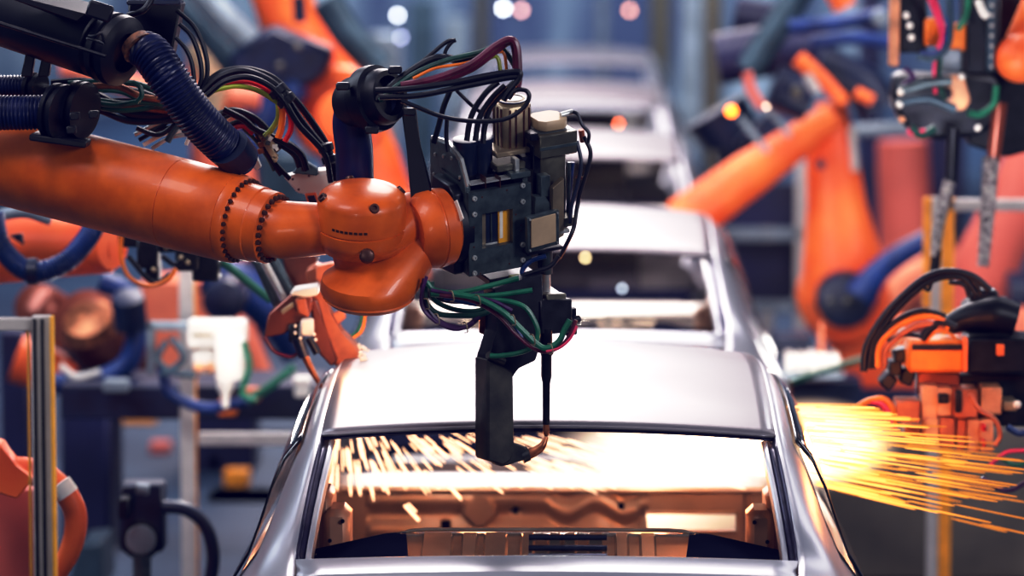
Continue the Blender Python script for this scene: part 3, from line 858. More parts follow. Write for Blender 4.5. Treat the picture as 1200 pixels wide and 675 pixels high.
# C-arm: two-part silhouette built as one casting
arm = MB()
G2.poly(arm, [(578, 338), (636, 320), (638, 391), (628, 423), (607, 430), (602, 442), (572, 448), (572, 418), (584, 388), (584, 360)], .0, .07, .004)
an = arm.build('arm_neck', K['steel_black'], gun)
ab = MB(); G2.box(ab, (634, 352), (671, 390), -.01, .07, .004); ab.build('actuator_body', K['steel_black'], gun)
ab = MB(); G2.box(ab, (641, 345), (664, 353), .0, .06, .003); ab.build('actuator_cap', K['olive'], gun)
a2 = MB(); G2.poly(a2, [(571.5, 420), (602, 436), (602, 522), (600, 540), (590, 546), (571.5, 540)], -.005, .075, .006)
a2.build('lower_arm', K['worn'], gun)
a3 = MB(); G2.poly(a3, [(598, 517), (614, 522), (622.5, 530), (621, 538), (608, 541), (598, 545), (586, 547), (590, 530)], .0, .06, .005)
a3.build('arm_foot', K['worn'], gun)
MB().tube([G2.wat(590, 424, -.0), G2.wat(572, 416, -.01)], px(4.6), 14, 1).build('end_fitting', K['worn'], gun)
# electrodes
mb = MB(); G2.cyl(mb, (640.5, 385), (640, 512), .0, [(0, px(7)), (.24, px(7)), (.25, px(6.3)), (.44, px(6.3)), (.50, px(4.6)), (.56, px(4.4)), (.88, px(4.2)), (.89, px(3.2)), (.94, px(3.2)), (.985, px(2.6)), (1, px(1.4))], 20)
el = mb.build('upper_electrode', K['steel_black'], gun)
mb = MB(); G2.cyl(mb, (640.1, 497), (640, 511), .0, [(0, px(3.6)), (.6, px(3.9)), (.9, px(3)), (1, px(1.4))], 16); mb.build('electrode_tip', K['copper'], el)
mb = MB(); mb.tube([G2.wat(616, 533, .02), G2.wat(625, 530, .01), G2.wat(635, 523, .0), G2.wat(640.5, 512, .0)], [px(7), px(6), px(5), px(2.6)], 14, 6)
mb.build('lower_electrode', K['copper'], gun)
mb = MB(); mb.lathe(G2.wat(611, 534, .02), G2.wat(625, 529, .01) - G2.wat(611, 534, .02), [(0, px(10)), (.02, px(9)), (.022, px(7))], 16); mb.build('electrode_holder', K['worn'], gun)
# small valve fittings on the right of the head
rod('valve_stem', K['steel'], (657, 135), (671, 131), 3.2, .04)
mb = MB(); mb.tube([W(671, 131, 10.6), W(677, 134, 10.6), W(682, 146, 10.6), W(690, 156, 10.6), (W(689, 168, 10.6))], px(2.2), 8, 6); mb.build('valve_hose', K['steel_black'], gun)
rod('orange_fitting', K['copper_lit'], (681, 152), (683, 166), 3.5, .03)
rod('orange_tie', K['copper_lit'], (676, 207), (683, 209), 2, .0)

# ---- cables of the gun, each one a cable of its own
def wire(name, m, pts, r, D=10.5, label=None, group='hoses and cables of the weld gun', cat='cable'):
    o = cable(pts, r, D).build(name, m, label=label, cat=cat, group=group)
    return o
def gcable(m, pts, r, D=10.5, name='cable'):
    return cable(pts, r, D).build(name, m, gun)
# right hand side loops
gcable(K['rubber'], [(684,160,10.62),(692,178),(688,200),(680,225),(676,245),(672,268,10.56),(662,290),(655,303)], 2.6)
gcable(K['navy'], [(676,165,10.6),(681,190),(677,215),(670,240),(668,262)], 2.4)
gcable(K['rubber'], [(655,300,10.55),(645,312),(628,318),(615,322)], 3)
gcable(K['hose_blue'], [(640,300,10.6),(622,306),(612,318),(618,330)], 3)
# green / purple loom below the body
LO = [
 ('green',  [(500,330,10.42),(510,340),(535,343),(565,337),(600,328),(608,326)], 3.2),
 ('green',  [(505,345,10.40),(540,347),(580,346),(610,342),(624,340)], 3.0),
 ('green',  [(520,343,10.40),(555,350),(590,352),(615,360),(628,380),(630,395),(622,408),(606,414),(585,417),(574,417)], 3.0),
 ('green',  [(530,344,10.36),(560,350),(590,366),(610,385),(628,402),(640,408),(655,400),(662,385),(668,375)], 3.6),
 ('green_dk',[(498,335,10.44),(500,355),(515,368),(545,370),(565,368),(580,360)], 3.4),
 ('green_dk',[(506,330,10.46),(508,350),(530,362),(560,364),(584,352)], 3.0),
 ('violet', [(496,326,10.44),(497,350),(510,373),(530,383),(548,382),(562,370)], 3.4),
 ('purple', [(515,346,10.37),(552,352),(584,370),(605,392),(625,408),(642,412),(660,403),(670,388),(675,375)], 2.4),
 ('violet', [(500,324,10.40),(494,345),(496,362),(512,378),(535,386),(555,378)], 2.2),
 ('pink',   [(640,412,10.33),(655,408),(668,397),(676,382)], 1.6),
 ('hose_blue',[(520,350,10.40),(550,356),(580,362),(600,378),(612,396)], 2.0),
 ('violet', [(505,340,10.38),(535,346),(575,352),(600,364)], 2.4),
 ('rubber', [(500,345,10.5),(530,352),(560,350),(590,340)], 4),
]
for k, p, r in LO: gcable(K[k], p, r)
for (u, v, d) in ((529,347,10.36),(560,352,10.35),(601,375,10.33),(624,398,10.32),(645,409,10.3),(545,384,10.40),(512,374,10.4),(500,356,10.4)):
    tie = MB(); tie.tube([W(u-3,v-6,d),W(u+1,v-5,d-.02),W(u+3,v+5,d-.02),W(u-1,v+6,d)], px(.8), 6, 4); tie.build('cable_tie', K['steel_tan'], gun)

# ---- loose black cables from the clamp up over the gun: each its own object
TOPC = [
 ('rubber', [(438,112,10.46),(470,92),(500,68),(522,50),(534,47)], 2.6, 'short black cable stub rising to a cut end above the clamp'),
 ('rubber', [(520,68,10.46),(523,58),(529,50),(534,47)], 2.2, 'tiny black cable stub forking beside the raised cut end'),
 ('rubber', [(440,118,10.44),(475,88),(505,70),(525,68),(535,70),(560,66),(590,56)], 4.6, 'thick black cable arching from the clamp behind the maroon ones'),
 ('green_dk', [(445,118,10.42),(480,90),(520,72),(560,62),(585,55),(602,75),(606,90)], 3.4, 'dark green cable arching over the gun beside the maroon ones'),
 ('purple', [(470,100,10.38),(510,92),(550,76),(580,54),(598,46),(606,56),(608,90),(606,105)], 4.2, 'shiny maroon cable, topmost of the arch over the gun'),
 ('purple', [(466,106,10.40),(510,98),(552,82),(582,60),(598,50),(603,62),(604,88)], 3.2, 'second maroon cable tucked under the topmost one'),
 ('yellowgreen', [(480,100,10.42),(520,92),(555,78),(580,66),(586,80),(585,95)], 2.4, 'yellow-green cable glimpsed under the maroon arch'),
 ('wire_orange', [(484,92,10.41),(510,80),(545,74),(575,64),(590,62),(594,85)], 1.8, 'thin orange wire between the maroon and green cables'),
 ('rubber', [(440,106,10.36),(480,104),(530,97),(575,88),(606,84),(608,92),(596,108),(590,118)], 3.6, 'long straight black cable, upper of the pair reaching the motor'),
 ('rubber', [(445,114,10.36),(490,112),(545,101),(590,92),(606,90)], 3.4, 'long straight black cable, lower of the pair reaching the motor'),
 ('rubber', [(470,118,10.34),(490,126),(520,137),(555,142),(590,140),(612,128),(620,114),(616,106),(604,106),(596,116)], 2.7, 'black cable sweeping low in front of the gun in a loop'),
 ('rubber', [(584,96,10.40),(570,108),(556,128),(550,145),(547,165)], 3.4, 'left black cable dropping into the connector block'),
 ('rubber', [(592,100,10.40),(576,116),(562,138),(557,165)], 3.4, 'middle black cable dropping into the connector block'),
 ('rubber', [(603,96,10.42),(590,108),(574,128),(568,148),(566,168)], 3.4, 'right black cable dropping into the connector block'),
 ('rubber', [(528,105,10.55),(520,125),(514,148),(508,168)], 3.4, 'black cable hanging down left behind the gun body'),
 ('rubber', [(524,138,10.5),(523,160),(525,178)], 2.6, 'thin black cable standing behind the gun side plate'),
 ('rubber', [(535,106,10.44),(545,116),(556,126),(575,140)], 2.2, 'thin black cable crossing slantwise above the connector'),
]
for k, p, r, lb in TOPC:
    cable(p, r).build('cable', K[k], label=lb, cat='cable', group='cables arching over the weld gun')
# ---------------------------------------------------------------- neighbours and background
K['backing'] = mat('dark_olive_panel', (.15, .125, .095), .6, 0, .3, 2)
K['foil'] = mat('crumpled_foil_wrap', (.55, .50, .47), .3, .8, .3, 60, .9, dirt=(.06, .05, .06))
K['teal_dk'] = mat('dark_teal_metal', (.05, .09, .12), .4, .3, .2, 8)
K['grey'] = mat('grey_blue_metal', (.25, .30, .34), .45, .2, .2, 6)
K['brown'] = mat('dark_copper_motor', (.30, .08, .045), .22, .4, .2, 6)
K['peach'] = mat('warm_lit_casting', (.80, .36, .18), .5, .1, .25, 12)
K['salmon'] = mat('salmon_paint', (.70, .16, .11), .6, 0, .1, 3)
K['indigo'] = mat('indigo_panel', (.012, .014, .07), .5, 0, .3, 2)
K['amber'] = mat('amber_strip', (.95, .36, .02), .5)

def pbox(mb, a, b, D, dep, bev=.006):
    """box facing the line between two pixels at distance D"""
    p, q = W(a[0], a[1], D), W(b[0], b[1], D)
    x0, x1 = sorted((p.x, q.x)); z0, z1 = sorted((max(p.z, 0), max(q.z, 0)))
    mb.hexa([(x0,D,z0),(x1,D,z0),(x1,D+dep,z0),(x0,D+dep,z0),(x0,D,z1),(x1,D,z1),(x1,D+dep,z1),(x0,D+dep,z1)], bev)
    return mb
def ppoly(mb, pts, D, dep, bev=.005):
    P = [W(x, y, D) for x, y in pts]
    for p in P: p.z = max(p.z, 0)
    return mb.prism(P, (0, dep, 0), bev)
def bx(par, name, m, a, b, D, dep, bev=.006): return pbox(MB(), a, b, D, dep, bev).build(name, K[m], par)
def pl(par, name, m, pts, D, dep, bev=.005): return ppoly(MB(), pts, D, dep, bev).build(name, K[m], par)
def lb_(par, name, m, pts, r, D, n=20, sub=6, corr=None):
    P = [W(p[0], p[1], p[2] if len(p) > 2 else D) for p in pts]
    rr = M(r, D) if not isinstance(r, (list, tuple)) else [M(x, D) for x in r]
    if corr: corr = (M(corr, D), .1)
    return MB().tube(P, rr, n, sub, corr).build(name, K[m], par)
def disc(par, name, m, c, r, D, dep, axis=(0, -1, 0), n=32):
    r_ = M(r, D)
    return MB().lathe(W(c[0], c[1], D), axis, [(-dep, r_), (0, r_), (dep * .15, r_ * .92), (dep * .2, r_ * .6)], n).build(name, K[m], par)

# --- fences
def post(par, x0, x1, yt, D, m='aluminium', zb=0.0):
    p, q = W(x0, yt, D), W(x1, yt, D)
    w_ = q.x - p.x
    mb = MB(); mb.hexa([(p.x,D,zb),(q.x,D,zb),(q.x,D+w_,zb),(p.x,D+w_,zb),(p.x,D,p.z),(q.x,D,p.z),(q.x,D+w_,p.z),(p.x,D+w_,p.z)], w_ * .06)
    return mb.build('post', K[m], par)
fn = thing('guard_fence', W(50, 600, 9.2) * Vector((1, 1, 0)) if False else (W(50, 600, 9.2).x, 9.2, 0), 'aluminium guard fence post with yellow edge strip at the lower left front', 'fence')
post(fn, 36, 58, 371, 9.2)
bx(fn, 'yellow_strip', 'yellow', (58, 371), (67, 760), 9.17, .03, .002)
bx(fn, 'yellow_strip', 'yellow', (33, 378), (36, 760), 9.22, .02, .001)
g = MB()
for x in (42, 51): pbox(g, (x, 374), (x + 1.0, 760), 9.19, .012, .0)
g.build('profile_groove', K['steel_black'], fn)
bx(fn, 'rail', 'aluminium', (-40, 373), (36, 388), 9.2, .03, .003)
f2 = thing('guard_fence', (W(220, 600, 15).x, 15, 0), 'blurred grey fence with an orange-edged post left of the nearest car', 'fence')
post(f2, 209, 227, 300, 15.0)
bx(f2, 'orange_strip', 'amber', (227.5, 330), (233, 800), 15.0, .03, .002)
bx(f2, 'rail', 'aluminium', (232, 508), (420, 523), 15.0, .05, .004)
f3 = thing('guard_fence', (W(1100, 600, 15).x, 15, 0), 'blurred grey fence with an amber-edged post beyond the right weld gun', 'fence')
post(f3, 1091, 1104, 232, 15.0)
bx(f3, 'orange_strip', 'amber', (1104.5, 232), (1112, 800), 15.0, .03, .002)
bx(f3, 'orange_strip', 'amber', (1083, 232), (1091, 360), 15.0, .03, .002)
bx(f3, 'rail', 'aluminium', (1112, 234), (1300, 248), 15.0, .05, .004)
f4 = thing('guard_fence', (W(930, 300, 22).x, 22, 0), 'far grey rail frame just right of the second car body', 'fence')
post(f4, 933, 945, 190, 22); post(f4, 893, 908, 150, 23)
for y0, y1 in ((268, 281), (353, 366)): bx(f4, 'rail', 'grey', (848, y0), (940, y1), 22, .06, .004)
bx(f4, 'dark_panel', 'indigo', (850, 282), (938, 352), 22.1, .03, .002)
bx(f4, 'dark_panel', 'indigo', (850, 215), (938, 266), 22.1, .03, .002)

# --- orange robot behind the main one, with blue hose
r2 = thing('welding_robot', W(60, 290, 12.8), 'orange robot forearm with a blue hose hanging below the main arm at left', 'robot arm')
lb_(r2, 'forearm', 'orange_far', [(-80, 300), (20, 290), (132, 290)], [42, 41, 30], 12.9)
lb_(r2, 'blue_hose', 'hose_blue', [(-8, 250, 12.5), (2, 290, 12.5), (35, 318, 12.45), (75, 308, 12.45), (105, 275, 12.5), (118, 240, 12.6)], 13, 12.5, 20, 8, 3.4)
pb_ = MB(); p_ = W(-85, 300, 12.9); pb_.tube([p_, (p_.x, 12.9, 0)], .16, 24, 1); pb_.build('pedestal', K['orange_far'], r2)
disc(r2, 'joint_cap', 'orange_far', (128, 290), 28, 12.85, .1, axis=(.8, -.6, 0))
lb_(r2, 'hose_band', 'navy', [(33, 318, 12.45), (44, 318, 12.45)], 16, 12.45)
pl(r2, 'cast_pocket', 'navy', [(10, 276), (26, 273), (28, 288)], 12.60, .02)
lb_(r2, 'cable_cover', 'grey', [(0, 252), (30, 249), (60, 258)], 7, 12.6)
# dark valve cluster and orange wire
vc = sub('valve_cluster', r2, 'dark cluster of valves and fittings')
for a, b in (((138, 262), (165, 290)), ((160, 280), (185, 315)), ((182, 272), (206, 296)), ((205, 284), (232, 318)), ((225, 296), (256, 330)), ((170, 310), (186, 330))):
    bx(vc, 'valve', 'steel_black', a, b, 12.4 + rnd.random() * .1, .1)
for p in ([(150, 300), (178, 330), (200, 322)], [(190, 300), (205, 310), (215, 300)]): lb_(vc, 'pipe', 'steel_black', p, 3, 12.35)
for x, y in ((212, 302), (180, 316), (220, 308), (195, 290)):
    MB().ball(W(x, y, 12.34), M(3, 12.3), 10).build('fitting', K['steel_tan'], vc)
lb_(None, 'cable', 'wire_orange', [(143, 268), (142, 300), (152, 325), (175, 335), (197, 327), (206, 315)], 2.6, 12.3, 8)
tag(bpy.context.scene.objects['cable'] if False else COL.objects[-1], 'orange looped wire hanging below the dark valve cluster', 'cable', 'background cables')
lb_(None, 'cable', 'green', [(250, 300), (275, 318), (300, 338), (318, 352)], 5, 12.6, 8)
tag(COL.objects[-1], 'thick green cable slanting down behind the main wrist', 'cable', 'background cables')

# --- blurred motors and blue hose further back left
r3 = thing('welding_robot', W(100, 380, 16), 'blurred robot with two copper-brown motors and a blue hose at left', 'robot arm')
disc(r3, 'motor', 'brown', (48, 362), 30, 16, .35, (-.3, -.8, .35))
disc(r3, 'motor', 'brown', (103, 382), 43, 15.8, .4, (-.3, -.75, .5))
MB().lathe(W(103, 372, 15.7), (-.2, -.6, .7), [(-.05, M(36, 15.7)), (0, M(30, 15.7)), (.02, M(10, 15.7))], 28).build('motor_cap', K['copper'], r3)
lb_(r3, 'arm_casting', 'orange_far', [(20, 420), (80, 440), (120, 420)], [30, 24, 16], 16.3)
lb_(r3, 'blue_hose', 'hose_blue', [(118, 330), (148, 345), (160, 380), (150, 425), (110, 447), (60, 450)], 13, 15.6)
disc(r3, 'hose_collar', 'navy', (150, 352), 20, 15.5, .12, (0, -.5, .9))
lb_(r3, 'pale_ring', 'white', [(70, 428), (90, 442), (118, 436)], 4, 15.5)
pl(r3, 'column', 'orange_pale', [(165, 330), (262, 330), (300, 420), (320, 470), (160, 470)], 17.5, .4)
lb_(r3, 'navy_arm', 'hose_blue', [(240, 320), (280, 335), (325, 380), (345, 420)], [24, 26, 20, 14], 16.8)
disc(r3, 'navy_joint', 'navy', (262, 352), 26, 16.4, .2)
bx(r3, 'dark_base', 'indigo', (0, 390), (34, 700), 16.6, .3)
# --- white valve box
vb = thing('valve_box', W(230, 430, 14.6), 'overexposed cream white valve box on a grey frame, blurred, at left', 'valve box')
bx(vb, 'frame_upright', 'grey', (171, 378), (180, 440), 14.6, .08); bx(vb, 'frame_rail', 'grey', (171, 378), (222, 388), 14.6, .06)
bx(vb, 'panel', 'white', (219, 378), (287, 408), 14.6, .15); bx(vb, 'panel', 'white', (226, 412), (250, 440), 14.6, .12)
bx(vb, 'nozzle_block', 'white', (252, 398), (284, 446), 14.5, .12)
bx(vb, 'panel_gap', 'steel_tan', (224, 391), (250, 395), 14.58, .02)
MB().lathe(W(264, 444, 14.5), (0, 0, -1), [(0, M(11, 14.5)), (M(14, 14.5), M(9, 14.5)), (M(18, 14.5), M(5, 14.5)), (M(34, 14.5), M(4, 14.5))], 16).build('nozzle', K['white'], vb)
for x in (233, 246): MB().ball(W(x, 431, 14.48), M(7, 14.5), 14).build('round_gauge', K['peach'], vb)
for p in ([(195, 400), (185, 420), (200, 435), (230, 440)], [(200, 395), (215, 420), (190, 440)]): lb_(vb, 'hose', 'teal_dk', p, 4, 14.5)
lb_(vb, 'green_hose', 'green', [(286, 400), (292, 430), (284, 460), (300, 470)], 4, 14.5)
lb_(vb, 'blue_hose', 'hose_blue', [(190, 430), (200, 460), (240, 478), (290, 470)], 7, 14.7)
tb = thing('tool_bench', W(260, 470, 15.3), 'dark navy horizontal fixture beam with small orange and cream parts on it', 'fixture')
bx(tb, 'beam', 'navy', (70, 452), (375, 492), 15.3, .5)
for a, b, m in (((343, 443), (364, 452), 'white'), ((345, 455), (362, 466), 'white'), ((255, 470), (277, 488), 'wire_orange'), ((282, 456), (304, 472), 'copper_lit'), ((120, 446), (150, 460), 'grey')):
    bx(tb, 'small_part', m, a, b, 15.2, .08)
lb_(tb, 'green_hose', 'green', [(290, 470), (320, 450), (345, 430)], 5, 15.1)
# floor-side items lower left
for a, b, m, lb in (((262, 553), (291, 576), 'amber', 'small blurred orange box low on the left beyond the fence'), ((142, 483), (182, 500), 'amber', 'small dim orange plate under the navy beam'), ((175, 520), (198, 536), 'salmon', 'small reddish blurred box near the orange-edged fence post')):
    o = pbox(MB(), a, b, 14260 / (b[1] + 155) - .01, .15).build('marker_box', K[m], label=lb, cat='box')
cabs = [((345, 490), (180, 560)), ]
# black camera-like unit with pole and tube
bk = thing('sensor_unit', W(165, 600, 13.2), 'black boxy sensor unit with round grey lens on a pole, lower left', 'sensor')
bx(bk, 'housing', 'navy', (139, 567), (192, 648), 13.2, .12, .012)
bx(bk, 'visor', 'black', (138, 585), (150, 610), 13.1, .1)
disc(bk, 'lens', 'grey', (165, 633), 18, 13.18, .03)
disc(bk, 'lens_rim', 'black', (165, 633), 24, 13.195, .02)
lb_(bk, 'knob', 'grey', [(160, 572), (174, 574)], 7, 13.1)
lb_(bk, 'tube', 'navy', [(190, 594), (218, 597), (240, 615), (250, 650), (245, 690)], 8, 13.2)
bp = MB(); p_ = W(166, 650, 13.2); bp.tube([p_, (p_.x, 13.26, 0)], M(11, 13.2), 14, 1); bp.build('pole', K['steel_dark'], bk)
# orange curved arm behind the left post
r4 = thing('orange_machine', W(40, 600, 11.6), 'orange curved machine arm behind the yellow-edged fence post', 'machine')
lb_(r4, 'bent_arm', 'orange_far', [(-20, 560), (30, 552), (66, 566), (88, 600), (84, 640), (62, 680)], [20, 17, 14, 14, 13, 12], 11.6)
pl(r4, 'body_plate', 'salmon', [(-40, 570), (48, 575), (60, 700), (60, 1100), (-40, 1100)], 11.8, .2)
pl(r4, 'fork', 'orange_far', [(-30, 515), (0, 520), (18, 548), (40, 560), (20, 585), (-30, 570)], 11.5, .1)
lb_(r4, 'white_ring', 'white', [(70, 566), (80, 580)], 14, 11.55)
# floor duct + pale wedge lower left
pl(None, 'floor_wedge', 'teal_dk', [(78, 690), (92, 640), (118, 638), (122, 690)], 15.8, .4)
tag(COL.objects[-1], 'pale wedge-shaped floor fixture beside the orange curved arm', 'fixture')

# --- second weld gun, left, just beyond the nearest roof
g2 = thing('welding_gun', W(360, 380, 11.7), 'orange and steel weld gun reaching the left roof edge below the main wrist', 'weld gun')
lb_(g2, 'cylinder_rod', 'steel', [(306, 300), (336, 356)], 4.6, 11.7, 14, 1); lb_(g2, 'cylinder_rod', 'steel_dark', [(316, 298), (346, 352)], 7, 11.75, 14, 1)
lb_(g2, 'cylinder_rod', 'steel_dark', [(298, 302), (326, 360)], 5, 11.8, 14, 1)
pl(g2, 'head_block', 'brown', [(314, 368), (343, 343), (366, 347), (362, 372), (332, 392), (309, 396)], 11.62, .14)
pl(g2, 'head_plate', 'white', [(339, 346), (342, 340), (372, 335), (373, 346), (358, 349)], 11.6, .12)
pl(g2, 'head_side', 'copper_lit', [(345, 350), (358, 350), (362, 372), (349, 368)], 11.59, .03)
pl(g2, 'name_tag', 'steel_tan', [(329, 364), (343, 354), (345, 359), (331, 369)], 11.6, .01, .001)
bx(g2, 'valve', 'steel_black', (338, 380), (350, 402), 11.6, .08)
bx(g2, 'valve_face', 'white', (352, 374), (367, 394), 11.58, .05)
for x, y in ((346, 382), (346, 390), (368, 392), (352, 396), (370, 398)): MB().ball(W(x, y, 11.56), M(2.2, 11.5), 8).build('fitting', K['white'], g2)
lb_(g2, 'electrode_holder', 'navy', [(349, 396), (357, 418)], [8, 7], 11.6, 16, 1)
lb_(g2, 'electrode', 'copper', [(357, 416), (366, 435), (377, 454)], [5, 4.2, 2.6], 11.6, 14, 2)
lb_(g2, 'sleeve', 'rubber', [(362, 396), (372, 414)], 5, 11.65, 14, 1)
pl(g2, 'casting_arm', 'copper_lit', [(357, 317), (372, 309), (380, 318), (376, 340), (384, 368), (398, 392), (418, 405), (425, 420), (412, 428), (392, 430), (374, 402), (364, 360)], 11.74, .1, .008)
pl(g2, 'arm_shadow_side', 'brown', [(364, 350), (372, 352), (382, 388), (396, 424), (388, 430), (368, 408)], 11.70, .06, .006)
pl(g2, 'arm_lug', 'copper_lit', [(370, 312), (392, 308), (398, 312), (384, 319), (380, 330), (370, 328)], 11.70, .06, .004)
pl(g2, 'red_tab', 'copper_lit', [(389, 368), (401, 362), (406, 372), (396, 381)], 11.7, .03, .003)
lb_(g2, 'cable', 'wire_orange', [(425, 345), (428, 370), (424, 388), (414, 396)], 1.8, 11.6, 8)
lb_(g2, 'cable', 'green', [(423, 345), (425, 368), (420, 386), (412, 394)], 1.8, 11.62, 8)
lb_(g2, 'cable', 'purple', [(310, 395), (322, 412), (340, 418), (350, 414)], 2.4, 11.62, 8)
rg = MB()
for i in range(26): rg.ball(W(420 + rnd.random() * 12, 404 + i * .95, 11.62), M(1.3 + rnd.random() * 1.2, 11.6), 8)
tag(rg.build('foil_cuff', K['white'], g2))
pl(g2, 'upper_body', 'brown', [(330, 300), (372, 300), (366, 335), (340, 338)], 11.85, .1)

# --- control head with cream plates above the forearm
ch_ = thing('connection_box', W(360, 205, 10.9), 'cream connection box with red-framed tag behind the orange wrist', 'connection box')
pl(ch_, 'box', 'white', [(332, 207), (352, 202), (390, 198), (396, 210), (374, 232), (348, 226)], 10.95, .12, .004)
pl(ch_, 'red_frame', 'orange_far', [(357, 227), (370, 226), (376, 244), (362, 244)], 10.92, .02, .002)
pl(ch_, 'dark_tag', 'navy', [(360, 230), (368, 229), (373, 242), (364, 242)], 10.91, .01, .001)
for x, y in ((343, 210), (350, 222), (384, 205), (372, 203), (362, 206)): MB().lathe(W(x, y, 10.94), (0, -1, 0), [(0, M(1.6, 11)), (.004, M(1.4, 11))], 8).build('screw', K['bolt'], ch_)
pl(ch_, 'green_plate', 'teal_dk', [(342, 203), (354, 187), (372, 198), (372, 206)], 10.92, .05, .003)
pl(ch_, 'cream_bracket', 'white', [(282, 166), (292, 165), (306, 196), (300, 200), (290, 190)], 10.85, .04, .003)
pl(ch_, 'cream_bracket', 'steel_tan', [(302, 158), (308, 156), (326, 186), (322, 192)], 10.8, .03, .003)
for p, m, r in (([(258,140),(280,132),(298,150),(310,175),(330,205)],'rubber',3.5), ([(262,150),(285,142),(305,160),(322,190),(340,210)],'rubber',3),
                ([(255,135),(275,130),(300,140),(325,165),(345,180),(352,196)],'rubber',4.5), ([(268,152),(284,148),(296,158)],'red',3),
                ([(300,160),(312,172),(318,190)],'wire_orange',2), ([(318,178),(335,168),(352,182),(358,200)],'rubber',4.5),
                ([(285,150),(300,165),(312,182),(322,200)],'green_dk',2.5)):
    cable(p, r, 10.85).build('cable', K[m], ch_)
for i in range(12):
    x, y = 304 + rnd.random() * 26, 156 + rnd.random() * 30
    MB().box(W(x, y, 10.78), (px(4 + rnd.random() * 4), px(6), px(3 + rnd.random() * 4)), Matrix.Rotation(R(rnd.random() * 90), 3, 'Y'), .001).build('plug', K[rnd.choice(['steel_tan', 'steel_dark', 'copper', 'steel'])], ch_)

# --- cables around the top left
TL = [
 ('rubber', [(207,12,10.7),(228,32),(240,60),(243,85),(236,108),(225,112)], 2.8, 'outermost of the black cable loops right of the cable box'),
 ('rubber', [(210,28,10.7),(224,42),(234,68),(236,92),(230,110)], 2.8, 'middle one of the black cable loops right of the cable box'),
 ('rubber', [(206,44,10.7),(218,58),(225,75),(228,98)], 2.6, 'inner black cable loop with a tie right of the cable box'),
 ('rubber', [(238,108,10.7),(258,90),(285,83),(315,94),(332,110),(352,140),(372,165),(388,185),(392,212)], 4.5, 'thick black cable arching between hose guide and wrist'),
 ('rubber', [(238,100,10.75),(262,84),(290,81),(318,90),(336,106),(358,132),(384,172),(390,200)], 4.0, 'second thick black cable on top of the arching bundle'),
 ('rubber', [(242,112,10.66),(262,96),(288,90),(312,98),(330,114),(350,146),(380,180),(388,214)], 3.6, 'third black cable under the arching bundle'),
 ('red', [(244,102,10.7),(262,97),(285,95),(305,100),(322,112),(338,130),(341,150),(334,166)], 3.4, 'red cable inside the arch of black cables'),
 ('yellowgreen', [(240,110,10.7),(258,104),(280,101),(304,107),(328,122)], 3.0, 'olive green cable inside the arch of black cables'),
 ('wire_orange', [(322,112,10.72),(331,128),(330,148),(326,162)], 4.2, 'orange cable curling down from the arch clamp'),
 ('yellowgreen', [(326,120,10.78),(326,138),(318,152),(310,160)], 3.4, 'olive cable curling down from the arch clamp'),
 ('rubber', [(262,128,10.8),(285,140),(300,152),(330,165),(352,180),(360,200)], 4.0, 'black cable running low behind the hose toward the cream box'),
 ('green_dk', [(60,112,10.78),(115,118),(150,122),(185,118),(212,100)], 4.0, 'dark green cable lying under the hose guide'),
 ('rubber', [(60,110,10.8),(112,112),(150,132),(190,134),(225,122)], 5.5, 'thick black cable sagging under the hose guide'),
 ('rubber', [(60,98,10.85),(100,96),(140,104),(175,112),(210,130)], 5, 'black cable just beneath the hose guide barrel'),
 ('yellowgreen', [(60,118,10.8),(112,120),(150,126),(182,126),(204,114)], 2.2, 'thin olive wire along the sagging black cable'),
 ('green_dk', [(155,96,10.7),(164,102),(166,112),(160,120)], 3, 'small green cable hook under the hose guide'),
 ('rubber', [(60,122,10.8),(112,128),(152,142),(196,140),(232,126)], 4, 'lowest black cable sagging over the forearm'),
 ('teal', [(196,166,10.85),(206,150),(218,138)], 4, 'teal cable rising behind the forearm casting'),
 ('rubber', [(160,150,10.85),(185,158),(205,146),(216,134)], 3, 'black cable lying on the forearm top'),
 ('white_', [(218,170,10.85),(222,158),(220,148),(228,140)], 2.4, 'white cable glimpsed behind the corrugated hose'),
]
lb_t = 'one of the dark cables tangled beneath the hose guide'
_r = random.Random(4)
for i in range(8):
    y0 = 96 + _r.random() * 36; dd = 10.72 + _r.random() * .16
    TL.append((_r.choice(['rubber', 'rubber', 'green_dk', 'copper', 'rubber']), [(80, y0, dd), (125 + _r.random() * 20, y0 + _r.uniform(-6, 16)), (170 + _r.random() * 20, y0 + _r.uniform(0, 18)), (232, 112 + _r.random() * 24)], _r.uniform(2, 4.2), lb_t))
for i, (k_, yy) in enumerate((('steel', 150), ('rubber', 156), ('white', 162), ('teal_dk', 148), ('steel', 166), ('rubber', 144))):
    TL.append((k_, [(158 + i * 5, yy + 8, 10.9), (182 + i * 4, yy - 4), (204 + i * 3, yy - 8), (240, 134 + i * 5)], 2.6, 'one of the small hoses peeking over the forearm behind the corrugated hose'))
K['teal'] = K['teal_dk']; K['white_'] = K['white']
for k, p, r, lb in TL:
    cable(p, r).build('cable', K[k], label=lb, cat='cable', group='cables above the orange forearm')
for (x, y, rr, d, ax_, lb) in ((331, 112, 12, 10.68, (.6, 0, -.7), 'black clamp binding the arch of cables at its crest'), (384, 180, 9.5, 10.68, (.3, 0, -.95), 'small black clamp low on the arch of cables')):
    a = Vector(ax_).normalized()
    MB().lathe(W(x, y, d) - a * .03, a, [(0, px(rr - 4)), (.004, px(rr)), (.022, px(rr)), (.026, px(rr - 3)), (.034, px(rr - 3)), (.038, px(rr)), (.055, px(rr)), (.06, px(rr - 4))], 20).build('cable_clamp', K['black'], label=lb, cat='clamp')

